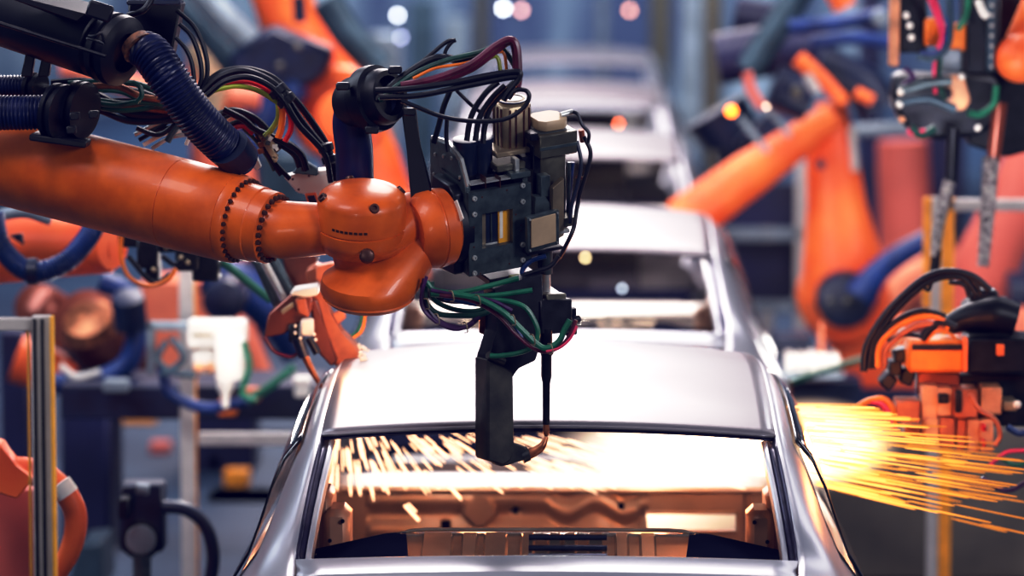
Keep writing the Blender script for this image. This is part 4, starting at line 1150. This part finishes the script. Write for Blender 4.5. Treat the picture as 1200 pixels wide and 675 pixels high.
# --- upper middle robot
r5 = thing('welding_robot', W(390, 130, 19), 'blurred orange robot with a big round elbow above the main wrist', 'robot arm')
lb_(r5, 'upper_arm', 'orange_far', [(322, -30), (345, 40), (372, 85), (395, 125)], [36, 34, 40, 46], 19)
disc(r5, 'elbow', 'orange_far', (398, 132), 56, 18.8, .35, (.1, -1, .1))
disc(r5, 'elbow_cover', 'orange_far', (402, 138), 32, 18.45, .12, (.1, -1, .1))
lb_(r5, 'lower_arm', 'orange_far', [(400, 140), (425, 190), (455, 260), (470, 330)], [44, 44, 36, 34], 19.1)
pl(r5, 'motor_block', 'navy', [(262, 70), (318, 28), (392, 60), (376, 96), (300, 122)], 18.6, .3, .03)
for x, y in ((328, 78), (349, 55)): MB().ball(W(x, y, 18.55), M(5, 18.5), 12).build('motor_bolt', K['olive'], r5)
lb_(r5, 'grey_tube', 'grey', [(225, -20), (262, 22), (312, 66)], 17, 18.7)
lb_(r5, 'grey_tube', 'teal_dk', [(205, 0), (245, 40), (285, 90)], 16, 18.9)
lb_(r5, 'dark_tube', 'teal_dk', [(382, 0), (408, 40), (445, 80)], 19, 18.6)
lb_(r5, 'navy_slot', 'navy', [(350, -5), (352, 26)], 8, 18.2)
lb_(r5, 'small_motor', 'orange_pale', [(270, 112), (305, 116)], 14, 18.4)
lb_(r5, 'navy_hose', 'hose_blue', [(352, 100), (330, 130), (300, 150)], 15, 18.6)

r9 = thing('welding_robot', W(250, 120, 17.5), 'blurred tan and orange robot column behind the black cable loops at upper left', 'robot arm')
lb_(r9, 'column', 'orange_pale', [(242, 60), (250, 130), (262, 210), (262, 300)], [22, 30, 38, 44], 20)
lb_(r9, 'tan_cover', 'tan', [(228, 50), (252, 95), (262, 150)], [14, 20, 24], 19.2)
disc(r9, 'joint_cap', 'orange_far', (292, 122), 26, 18.9, .2, (.2, -1, .2))
lb_(r9, 'navy_hose', 'hose_blue', [(315, 95), (300, 140), (285, 185)], 18, 18.6)
lb_(r9, 'side_arm', 'orange_pale', [(72, 82), (95, 84), (150, 100), (240, 120)], [10, 11, 14, 18], 19.5)
bx(r9, 'pedestal', 'indigo', (225, 300), (300, 900), 20, .4)
# --- right robots
r6 = thing('welding_robot', W(985, 250, 19), 'large blurred orange robot standing right of the line with a navy joint disc', 'robot arm')
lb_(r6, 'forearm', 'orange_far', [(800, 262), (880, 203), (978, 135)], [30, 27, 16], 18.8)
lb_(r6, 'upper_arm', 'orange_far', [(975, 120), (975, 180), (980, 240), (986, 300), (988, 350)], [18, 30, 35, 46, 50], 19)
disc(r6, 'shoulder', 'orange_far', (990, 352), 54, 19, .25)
disc(r6, 'joint_disc', 'navy', (991, 352), 34, 18.7, .15)
for x, y in ((973, 353), (993, 353)): MB().ball(W(x, y, 18.5), M(4, 18.5), 12).build('joint_bolt', K['olive'], r6)
lb_(r6, 'navy_link', 'hose_blue', [(1008, 348), (1028, 320), (1060, 296), (1100, 275)], [20, 15, 13, 12], 18.6)
pl(r6, 'base', 'orange_far', [(975, 395), (1060, 370), (1080, 460), (985, 460)], 19.2, .5, .03)
pl(r6, 'pedestal', 'indigo', [(985, 450), (1075, 450), (1085, 790), (975, 790)], 19.2, .5, .03)
lb_(r6, 'pale_edge', 'aluminium', [(998, 150), (1002, 200)], 5, 18.9)
disc(r6, 'dark_hole', 'navy', (962, 193), 6, 18.75, .05)
lb_(r6, 'wrist_motor', 'navy', [(905, 100), (950, 118)], 27, 18.6); lb_(r6, 'wrist_motor', 'navy', [(958, 75), (1010, 100), (1030, 128)], 25, 18.9)
lb_(r6, 'wrist_motor', 'indigo', [(840, 70), (900, 60), (960, 60)], 30, 19.6)
lb_(r6, 'orange_link', 'orange_far', [(935, 68), (962, 92), (985, 116)], [10, 9, 8], 18.2)
disc(r6, 'orange_joint', 'orange_far', (986, 116), 8, 18.1, .05); lb_(r6, 'orange_joint', 'orange_far', [(1003, 108), (1022, 118)], 7, 18.2)
lb_(r6, 'grey_tube', 'teal_dk', [(945, -20), (912, 30), (878, 82)], 17, 18.6)
lb_(r6, 'blue_tube', 'hose_blue', [(925, 32), (985, 27), (1040, 16)], 9, 18.4); lb_(r6, 'blue_tube', 'hose_blue', [(950, 50), (1000, 45), (1045, 50)], 8, 18.7)
disc(r6, 'tube_cap', 'grey', (1032, 21), 10, 18.3, .05); lb_(r6, 'pink_hose', 'salmon', [(876, 85), (880, 105), (893, 126)], 6, 18.2)
lb_(r6, 'cable', 'grey', [(868, 138), (885, 160), (900, 178)], 4, 18.3, 8); lb_(r6, 'cable', 'grey', [(896, 128), (915, 145), (925, 160)], 4, 18.3, 8)
lb_(r6, 'silver_spring', 'aluminium', [(945, 88), (958, 108)], 6, 18.1); disc(r6, 'olive_knob', 'olive', (934, 108), 7, 18.2, .04)
lb_(r6, 'dark_body', 'navy', [(838, 130), (860, 170), (850, 200)], [40, 34, 12], 19.8)
lb_(r6, 'dark_body', 'navy', [(880, 150), (905, 178), (900, 190)], 26, 19.4)
lb_(r6, 'dark_body', 'indigo', [(860, 20), (905, 28)], 24, 20)
lb_(r6, 'top_arm', 'orange_far', [(975, -20), (990, 8)], 14, 19)
r7 = thing('welding_robot', W(1060, 250, 24), 'pale salmon robot far behind the orange one on the right', 'robot arm')
lb_(r7, 'upper_arm', 'salmon', [(1058, 165), (1060, 230), (1064, 290), (1062, 350)], [30, 31, 34, 50], 24)
lb_(r7, 'forearm', 'orange_pale', [(1120, 290), (1085, 320), (1040, 350)], [18, 20, 30], 22)
bx(r7, 'base', 'salmon', (1020, 320), (1100, 700), 24.2, .6)
bx(r7, 'cabinet', 'indigo', (1085, 150), (1130, 330), 24.5, .4)
lb_(r7, 'beam', 'grey', [(1000, 154), (1070, 150)], 8, 22)
r8 = thing('welding_robot', W(1170, 330, 20), 'dim reddish robot behind the hanging foil-wrapped rods at far right', 'robot arm')
lb_(r8, 'upper_arm', 'salmon', [(1210, 180), (1180, 260), (1150, 330), (1140, 420)], [30, 36, 40, 44], 20)
bx(r8, 'pedestal', 'indigo', (1120, 400), (1180, 900), 20.1, .4)
lb_(r8, 'joint', 'navy', [(1180, 350), (1215, 350)], 32, 19.6); disc(r8, 'pale_cap', 'orange_pale', (1192, 380), 22, 19, .2, (-.3, -1, .3))
# top-right orange dome
dm = thing('orange_housing', W(1190, 60, 13.4), 'shiny orange rounded housing at the top right edge', 'housing')
MB().ball(W(1196, 68, 13.5), M(31, 13.4), 28, (1.0, 1, .95)).build('dome', K['orange_far'], dm)
lb_(dm, 'arm', 'orange_far', [(1196, 62), (1230, 0)], [24, 30], 13.6)

# --- hanging weld gun on the right
h = thing('welding_gun', W(1110, 80, 13.6), 'black hanging weld gun with foil-wrapped rods at the upper right', 'weld gun')
pl(h, 'back_plate', 'steel_black', [(1128, -10), (1215, -10), (1215, 175), (1180, 185), (1135, 170), (1120, 100)], 13.85, .08, .01)
bx(h, 'tan_rail', 'peach', (1043, -10), (1054, 78), 13.5, .06)
bx(h, 'black_block', 'steel_black', (1055, -10), (1086, 62), 13.55, .1)
bx(h, 'orange_box', 'wire_orange', (1084, 22), (1104, 54), 13.5, .12); bx(h, 'orange_box', 'wire_orange', (1110, 28), (1132, 60), 13.5, .12)
bx(h, 'grey_box', 'grey', (1104, 58), (1127, 84), 13.48, .1)
bx(h, 'black_plate', 'steel_black', (1134, -10), (1172, 86), 13.5, .12); bx(h, 'studded_strip', 'teal_dk', (1158, -10), (1166, 84), 13.47, .03)
for y in (6, 18, 30, 42, 54, 66, 78): MB().ball(W(1162, y, 13.46), M(2.4, 13.4), 8).build('stud', K['aluminium'], h)
for p in ([(1146, 0), (1152, 14), (1157, 20)], ): lb_(h, 'white_fitting', 'white', p, 4.5, 13.4)
pl(h, 'clamp_body', 'steel_black', [(1050, 85), (1120, 88), (1170, 90), (1172, 140), (1150, 160), (1095, 165), (1060, 150), (1045, 120)], 13.65, .2, .02)
lb_(h, 'finger', 'steel_dark', [(1055, 108), (1085, 98), (1115, 95)], 6, 13.4); lb_(h, 'finger', 'teal_dk', [(1050, 122), (1085, 116), (1120, 128)], 5, 13.4)
pl(h, 'claw', 'peach', [(1105, 92), (1118, 88), (1130, 90), (1138, 118), (1130, 130), (1108, 128), (1104, 120), (1120, 117), (1120, 104), (1106, 102)], 13.4, .08, .006)
for x, y in ((1055, 108), (1054, 123), (1127, 90), (1057, 140), (1066, 30), (1068, 44), (1062, 18), (1146, 150)): MB().ball(W(x, y, 13.38), M(4, 13.4), 10).build('fitting', K['white'] if x != 1057 else K['peach'], h)
for p, m, r in (([(1075, 66), (1095, 68), (1110, 55), (1114, 30), (1112, -5)], 'teal_dk', 4), ([(1078, 62), (1098, 62), (1108, 48), (1112, 20)], 'hose_blue', 3),
                ([(1088, -5), (1096, 15), (1104, 40), (1100, 58)], 'pink', 3), ([(1094, -5), (1100, 12), (1106, 34)], 'pink', 2.4), ([(1122, 35), (1132, 18), (1135, -5)], 'green', 3.6),
                ([(1102, 60), (1100, 90), (1106, 118)], 'green_dk', 3.2), ([(1168, 100), (1164, 122), (1148, 134), (1134, 132)], 'green', 4), ([(1097, 60), (1095, 85), (1096, 110)], 'pink', 2.2),
                ([(1060, 80), (1070, 90), (1058, 100)], 'violet', 3), ([(1066, 150), (1080, 158), (1096, 150)], 'green_dk', 5), ([(1064, 152), (1072, 156), (1084, 154)], 'pink', 4)):
    lb_(h, 'cable', m, p, r, 13.42, 8)
for p, m, r in (([(1117, 150), (1114, 215)], 'steel_black', [8, 7]), ([(1113, 212), (1100, 262), (1096, 300)], 'foil', [8, 7.5, 6]), ([(1098, 292), (1094, 322)], 'steel_black', 6),
                ([(1172, 120), (1164, 190)], 'brown', [9, 8]), ([(1162, 184), (1157, 250), (1152, 312)], 'foil', [10, 9, 7])):
    lb_(h, 'rod' if m != 'foil' else 'foil_wrap', m, p, r, 13.5, 18, 6)

# --- right weld gun near the sparks
q = thing('welding_gun', W(1120, 440, 12.1), 'orange-lit weld gun with black connector at the right, behind the spark spray', 'weld gun')
bx(q, 'orange_cover', 'wire_orange', (1064, 399), (1131, 437), 12.0, .15, .01); bx(q, 'cover_slot', 'black', (1069, 404), (1128, 410.5), 11.99, .02, .001)
bx(q, 'cover_end', 'orange_far', (1129, 396), (1134, 436), 11.98, .05, .003)
bx(q, 'dark_box', 'steel_black', (1134, 396), (1215, 438), 12.05, .2, .008); bx(q, 'mounting_plate', 'brown', (1075, 436), (1125, 462), 12.1, .12)
bx(q, 'dark_block', 'steel_black', (1125, 438), (1210, 500), 12.15, .15)
bx(q, 'orange_label', 'orange_far', (1168, 404), (1177, 417), 12.03, .02, .002)
for a, b, m in (((1080, 452), (1098, 516), 'peach'), ((1098, 455), (1116, 488), 'peach'), ((1118, 456), (1146, 490), 'copper_lit'), ((1150, 454), (1174, 486), 'peach'), ((1084, 490), (1100, 524), 'peach'),
                ((1101, 490), (1119, 525), 'copper_lit'), ((1121, 490), (1132, 528), 'copper_lit'), ((1134, 492), (1148, 530), 'peach'), ((1149, 492), (1164, 530), 'peach'), ((1050, 470), (1078, 496), 'copper_lit'),
                ((1176, 470), (1192, 482), 'steel_tan'), ((1100, 462), (1112, 473), 'steel_black'), ((1120, 458), (1127, 484), 'steel_black'), ((1151, 498), (1156, 506), 'red'), ((1151, 516), (1156, 524), 'red'), ((1060, 500), (1078, 512), 'copper')):
    bx(q, 'casting_block', m, a, b, 12.0 + rnd.random() * .03 - (.04 if m in ('steel_black', 'red') else 0), .12 if m not in ('red',) else .06, .004)
lb_(q, 'copper_pipe', 'copper_lit', [(1136, 462), (1148, 480), (1166, 492), (1172, 510), (1166, 522)], 3, 11.9)
MB().tube([W(1105, 384, 12.1), W(1135, 372, 12.1), W(1165, 368, 12.1), W(1190, 374, 12.1)], [M(10, 12), M(17, 12), M(22, 12), M(20, 12)], 24, 5).build('black_connector', K['black'], q)
bx(q, 'connector_top', 'black', (1137, 340), (1170, 356), 12.1, .1, .008); bx(q, 'connector_body', 'black', (1130, 352), (1190, 396), 12.2, .14, .02)
for p, m, r in (([(1012,435),(1016,405),(1035,372),(1060,345),(1085,325),(1112,318),(1140,324),(1160,340)],'rubber',4.5),
                ([(1018,432),(1024,400),(1045,370),(1072,342),(1100,326),(1128,326),(1144,344)],'rubber',3.6),
                ([(1130,322),(1142,330),(1150,346)],'rubber',3), ([(1112,330),(1130,334),(1136,348)],'rubber',3),
                ([(1028,430),(1030,405),(1048,385),(1075,372),(1100,372),(1112,385)],'wire_orange',4), ([(1036,430),(1038,410),(1056,392),(1080,380),(1105,382)],'copper_lit',4),
                ([(1024,432),(1028,402),(1050,376),(1080,364),(1108,370)],'rubber',3.4),
                ([(1040,400),(1060,392),(1085,395)],'rubber',3), ([(1080,398),(1090,385),(1104,378),(1120,384)],'rubber',5), ([(1085,400),(1098,388),(1112,390),(1120,398)],'wire_orange',2),
                ([(1088,325),(1082,334),(1088,340),(1092,330)],'rubber',2.4),
                ([(1000,480),(1018,470),(1036,468),(1046,480),(1048,500)],'wire_orange',4), ([(1020,470),(1034,474),(1044,490),(1048,505)],'pink',4),
                ([(1180,500),(1195,508),(1210,504)],'hose_blue',4), ([(1160,545),(1180,530),(1205,528)],'pink',2.6), ([(1150,560),(1180,575),(1210,560)],'violet',3),
                ([(1170,535),(1190,545),(1210,540)],'green',2.6)):
    lb_(q, 'cable', m, p, r, 12.0, 10)
for i, (x, y) in enumerate(((1048,430),(1062,440),(1040,445),(1070,425),(1055,415))):
    MB().box(W(x, y, 12.15), (M(16, 12), .1, M(18, 12)), Matrix.Rotation(R(20 * i), 3, 'Y'), .006).build('bracket', K['steel_black'], q)
lb_(q, 'white_fitting', 'white', [(1040, 408), (1052, 398), (1060, 384)], 5, 12.1); MB().ball(W(1192, 474, 11.95), M(5, 12), 12).build('white_knob', K['white'], q)
lw_ = thing('low_backing', (W(1100, 600, 17).x, 17, 0), 'dark olive low barrier panel added behind the right spark spray', 'backing')  # panel added over the robot base, coloured like the spark-lit floor
bx(lw_, 'panel', 'backing', (935, 500), (1320, 845), 17, .05)
bx(lw_, 'kerb', 'indigo', (935, 830), (1320, 850), 16.9, .2)
# right orange lump above that gun
lb_(None, 'pipe', 'green', [(925, 448, 16), (960, 436, 16), (1015, 420, 16)], 4, 16, 10); tag(COL.objects[-1], 'blurred green pipe between the second car and the right weld gun', 'pipe')
lp = thing('parts_rack', W(950, 430, 17.5), 'overexposed pale parts rack low between second car and right weld gun', 'rack')
for x in range(922, 985, 13): bx(lp, 'tray', 'white', (x, 416 + (x % 3)), (x + 10, 436), 17.5, .2, .01)
bx(lp, 'shelf', 'grey', (915, 437), (990, 444), 17.5, .3); bx(lp, 'upright', 'brown', (918, 444), (926, 520), 17.6, .1); bx(lp, 'upright', 'copper_lit', (960, 380), (966, 416), 17.6, .1)
bx(lp, 'dark_store', 'navy', (905, 395), (950, 416), 18.2, .3); bx(lp, 'lower_store', 'navy', (900, 446), (1010, 500), 17.8, .3)

# --- far equipment: dark cabinets, columns, lamps
rr = random.Random(3)
FAR = [(430, 40, 470, 190, 30, 'grey'), (480, 0, 508, 150, 33, 'teal_dk'), (520, 20, 548, 120, 36, 'grey'), (556, -20, 572, 90, 38, 'olive'), (762, -20, 786, 110, 36, 'olive'),
       (800, -20, 822, 120, 34, 'grey'), (826, -20, 846, 60, 30, 'olive'), (700, -20, 712, 30, 40, 'grey'), (1010, -20, 1034, 60, 30, 'indigo'), (240, 160, 300, 300, 24, 'indigo'), (300, 180, 360, 330, 26, 'teal_dk')]
for (xa, ya, xb, yb, D, m) in FAR:
    D = D * 1.0
    p, q_ = W(xa, ya, D), W(xb, yb, D)
    o = MB().hexa([(p.x,D,0),(q_.x,D,0),(q_.x,D+.4,0),(p.x,D+.4,0),(p.x,D,p.z),(q_.x,D,p.z),(q_.x,D+.4,p.z),(p.x,D+.4,p.z)], .02).build('equipment_cabinet', K[m], label='tall blurred %s cabinet far back at %s' % ({'grey': 'grey', 'teal_dk': 'dark teal', 'olive': 'olive', 'indigo': 'indigo'}[m], 'the left of the line' if xa < 600 else 'the right of the line'), cat='cabinet', group='far blurred cabinets')
LOW = [(235, 600, 345, 700, 19, 'indigo'), (70, 470, 130, 640, 17.5, 'indigo'), (290, 530, 345, 700, 21, 'teal_dk'), (240, 530, 262, 600, 20, 'navy'), (905, 500, 1000, 640, 19.6, 'indigo'), (1120, 520, 1200, 640, 18, 'indigo')]
for i, (xa, ya, xb, yb, D, m) in enumerate(LOW):
    p, q_ = W(xa, ya, D), W(xb, yb, D)
    MB().hexa([(p.x,D,0),(q_.x,D,0),(q_.x,D+.5,0),(p.x,D+.5,0),(p.x,D,p.z),(q_.x,D,p.z),(q_.x,D+.5,p.z),(p.x,D+.5,p.z)], .02).build('equipment_cabinet', K[m], label='low dark blurred cabinet on the floor beside the %s' % ('left fence' if xa < 600 else 'right fence'), cat='cabinet', group='low dark cabinets')
for (x, y, r_, D, col, s, lb) in ((857, 130, 6, 17.6, (1, .20, .02), 9, 'glowing orange lamp on the blurred wrist right of the line'),
      (725, 145, 2, 22.5, (1, .16, .05), 22, 'small red-orange lamp seen against the window of the fourth car body'),
      (590, 10, 3, 30, (.9, .95, 1), 16, 'white lamp at the top beside the farthest car'), (611, 12, 3, 31, (1, .5, .4), 9, 'pink lamp next to the white one at the top'),
      (738, 12, 3, 31, (1, .45, .3), 9, 'pinkish lamp at the top right of the farthest car'), (466, 18, 3, 30, (.85, .9, 1), 12, 'white lamp at the top left of centre'),
      (470, 44, 2.6, 30, (.7, .7, 1), 6, 'dim violet lamp under the white lamp left of centre'), (686, 302, 2.2, 19, (1, .75, .4), 12, 'warm lamp seen through the second car window'),
      (729, 338, 2.2, 19, (.8, .9, 1), 6, 'pale lamp seen through the second car window'), (898, 125, 1.6, 17.6, (1, .7, .5), 12, 'tiny pink-white lamp beside the orange lamp')):
    t = thing('signal_lamp', W(x, y, D), lb, 'lamp')
    MB().ball(W(x, y, D), M(r_, D), 12).build('bulb', glow('lamp_glow', col, s), t)
    if x not in (725, 686, 729, 857, 898, 590, 611, 738):
        p = W(x, y, D); MB().tube([(p.x, D + .05, p.z), (p.x, D + .05, 0)], .012, 8, 1).build('stem', K['indigo'], t)
# ---------------------------------------------------------------- weld sparks
def spark_mat(name, cols, p0, L):
    """glow falling off with distance from the weld point"""
    m = bpy.data.materials.new(name); m.use_nodes = True
    nt = m.node_tree; nt.nodes.clear()
    tc = nt.nodes.new('ShaderNodeTexCoord'); vd = nt.nodes.new('ShaderNodeVectorMath'); vd.operation = 'DISTANCE'
    vd.inputs[1].default_value = p0
    mr = nt.nodes.new('ShaderNodeMapRange'); mr.inputs['From Max'].default_value = L
    rp = nt.nodes.new('ShaderNodeValToRGB')
    rp.color_ramp.elements[0].color = (*cols[0], 1); rp.color_ramp.elements[1].color = (*cols[2], 1)
    e_ = rp.color_ramp.elements.new(.4); e_.color = (*cols[1], 1)
    st = nt.nodes.new('ShaderNodeMapRange'); st.inputs['From Max'].default_value = 1; st.inputs['To Min'].default_value = cols[3]; st.inputs['To Max'].default_value = cols[4]
    e = nt.nodes.new('ShaderNodeEmission'); o = nt.nodes.new('ShaderNodeOutputMaterial')
    nt.links.new(tc.outputs['Object'], vd.inputs[0]); nt.links.new(vd.outputs['Value'], mr.inputs['Value'])
    nt.links.new(mr.outputs['Result'], rp.inputs['Fac']); nt.links.new(mr.outputs['Result'], st.inputs['Value'])
    nt.links.new(rp.outputs['Color'], e.inputs['Color']); nt.links.new(st.outputs['Result'], e.inputs['Strength'])
    nt.links.new(e.outputs[0], o.inputs['Surface'])
    return m
def spray(name, label, src, n, angs, dist, length, rad, m, seed, depth, curve=0.0, only=None, power=1.0):
    rg = random.Random(seed); mb = MB()
    S = W(*src)
    for i in range(n):
        a = R(rg.uniform(*angs)); d0 = dist[0] + (dist[1] - dist[0]) * rg.random() ** power
        l = rg.uniform(*length); dy = rg.uniform(-depth, depth)
        p0 = (src[0] + math.cos(a) * d0, src[1] + math.sin(a) * d0); p1 = (src[0] + math.cos(a) * (d0 + l), src[1] + math.sin(a) * (d0 + l))
        if only and not only(*p0, *p1): continue
        k = d0 / dist[1]
        A = W(p0[0], p0[1], src[2] + dy * k); B = W(p1[0], p1[1], src[2] + dy * (k + l / dist[1]))
        r_ = M(rg.uniform(*rad), src[2])
        mb.tube([A, A.lerp(B, .15), A.lerp(B, .85), B], [r_ * .35, r_, r_, r_ * .35], 5, 1)
    return mb.build(name, m, label=label, cat='sparks', kind='stuff')
S1 = (845, 490, 11.2)
mR = spark_mat('spark_gold', ((1, .60, .28), (1, .42, .10), (1, .33, .04), 4, .9), tuple(W(930, 515, 11.2)), M(260, 11.2))
def band(name, label, n, trange, core, rad, m, seed):
    rg = random.Random(seed); mb = MB()
    for i in range(n):
        t = rg.uniform(*trange)
        a = R(.8 + 12.5 * t + rg.uniform(-.8, .8))
        reach = (110 + 480 * t) if t < .5 else (280 - 170 * (t - .5) / .5 * rg.random())
        reach = min(reach, 285) * (.45 if core else 1)
        x0 = 893 + 62 * t; y0 = 472 + 98 * t
        d0 = rg.random() ** 1.4 * reach * .75; l = rg.uniform(28, 70 if core else 130)
        l = min(l, max(24, reach - d0)); D0 = 11.55 + rg.uniform(-.25, .4)
        A = W(x0 + math.cos(a) * d0, y0 + math.sin(a) * d0, D0); B = W(x0 + math.cos(a) * (d0 + l), y0 + math.sin(a) * (d0 + l), D0 + rg.uniform(-.05, .05))
        r_ = M(rg.uniform(*rad), 11.2)
        mb.tube([A, A.lerp(B, .12), A.lerp(B, .9), B], [r_ * .35, r_, r_, r_ * .6], 5, 1)
    return mb.build(name, m, label=label, cat='sparks', kind='stuff')
band('spark_spray', 'wide spray of golden weld sparks shooting right past the rear pillar', 190, (0, 1), False, (.75, 1.15), mR, 5)
band('spark_core', 'dense white-hot core of the sparks beside the right rear pillar', 70, (.12, .8), True, (.9, 1.6), mR, 9)
S2 = (398, 430, 12.2)
mL = spark_mat('spark_amber', ((1, .54, .30), (1, .52, .28), (1, .60, .38), 3.2, 3.0), tuple(W(400, 480, 12.2)), M(420, 12.2))
ok = lambda x0, y0, x1, y1: (505 < y0 < 568 and y1 < 590 and 370 < x0 < 905)
spray('spark_shower', 'shower of streaking sparks inside the rear window opening at left', S2, 520, (12, 100), (60, 330), (12, 38), (.6, 1.35), mL, 21, .35, only=ok)
ok2 = lambda x0, y0, x1, y1: (508 < y0 < 572 and y1 < 580 and 600 < x0 < 900)
spray('spark_shower_right', 'shallow golden sparks crossing the right half of the rear window opening', (300, 415, 12.6), 240, (8, 24), (300, 620), (24, 70), (.8, 1.6), mL, 33, .3, only=ok2)
# a stray pair landing on the bulkhead
mb = MB(); mb.tube([W(474, 592, 12.2), W(491, 610, 12.2)], M(1.8, 12), 6, 1); mb.tube([W(478, 590, 12.2), W(488, 600, 12.2)], M(1.2, 12), 6, 1)
mb.build('stray_spark', mL, label='single bright spark in front of the ribbed bulkhead', cat='sparks', kind='stuff')
# emissive volumes added for the blown-out glare of the sparks
def haze(name, label, c, rx, ry, rz, col, s, fall=1.6):
    m = bpy.data.materials.new('spark_glare_volume'); m.use_nodes = True
    nt = m.node_tree; nt.nodes.clear()
    tc = nt.nodes.new('ShaderNodeTexCoord'); ln = nt.nodes.new('ShaderNodeVectorMath'); ln.operation = 'LENGTH'
    mr = nt.nodes.new('ShaderNodeMapRange'); mr.inputs['From Min'].default_value = 0; mr.inputs['From Max'].default_value = 1; mr.inputs['To Min'].default_value = 1; mr.inputs['To Max'].default_value = 0
    pw = nt.nodes.new('ShaderNodeMath'); pw.operation = 'POWER'; pw.inputs[1].default_value = fall
    ml = nt.nodes.new('ShaderNodeMath'); ml.operation = 'MULTIPLY'; ml.inputs[1].default_value = s
    e = nt.nodes.new('ShaderNodeEmission'); e.inputs['Color'].default_value = (*col, 1); o = nt.nodes.new('ShaderNodeOutputMaterial')
    nt.links.new(tc.outputs['Object'], ln.inputs[0]); nt.links.new(ln.outputs['Value'], mr.inputs['Value']); nt.links.new(mr.outputs['Result'], pw.inputs[0])
    nt.links.new(pw.outputs[0], ml.inputs[0]); nt.links.new(ml.outputs[0], e.inputs['Strength']); nt.links.new(e.outputs[0], o.inputs['Volume'])
    mb = MB(); mb.ball((0, 0, 0), 1, 24)
    ob = mb.build(name, m, label=label, cat='glow', kind='stuff')
    ob.location = W(*c); ob.scale = (rx, ry, rz)
    return ob
haze('spark_glare', 'white-hot glow at the root of the right spark spray', (950, 520, 11.55), .28, .14, .15, (1, .72, .46), 60)
haze('spark_glare', 'blinding glow inside the right half of the rear window opening', (835, 530, 12.95), .58, .3, .19, (1, .72, .5), 34)
# warm light thrown by the welding
WARM = (1, .36, .10)
WARM = (1, .30, .085)
point('weld_light', W(800, 540, 11.9), 11, WARM, .06)
point('weld_light', W(470, 535, 11.9), 6, WARM, .06)
point('weld_light', W(560, 570, 10.95), 1.5, (1, .42, .17), .05)
point('weld_light', W(760, 570, 10.95), 1.5, (1, .42, .17), .05)
point('weld_light', W(520, 535, 12.35), .8, (1, .66, .42), .04)
point('weld_light', W(760, 535, 12.35), 1.1, (1, .66, .42), .04)
point('weld_light', W(760, 560, 12.8), 9, (1, .6, .35), .06)
point('weld_light', W(985, 500, 11.4), 14, WARM, .06)
point('weld_light', W(1090, 500, 11.3), 8, WARM, .06)
point('weld_light', W(400, 400, 11.4), 3, (1, .5, .25), .05)
vs = SC.view_settings
vs.view_transform = 'Standard'
vs.look = 'None'
vs.use_curve_mapping = True
cm = vs.curve_mapping
def curve(i, pts):
    c = cm.curves[i]
    c.points[0].location = pts[0]; c.points[-1].location = pts[-1]
    for p in pts[1:-1]: c.points.new(*p)
curve(3, [(0, 0), (.10, .075), (.30, .30), (.62, .74), (1, 1)])
curve(2, [(0, .012), (.25, .27), (1, 1)])
cm.update()
SC.cycles.use_denoising = True
SC.cycles.max_bounces = 6
SC.cycles.sample_clamp_indirect = 6
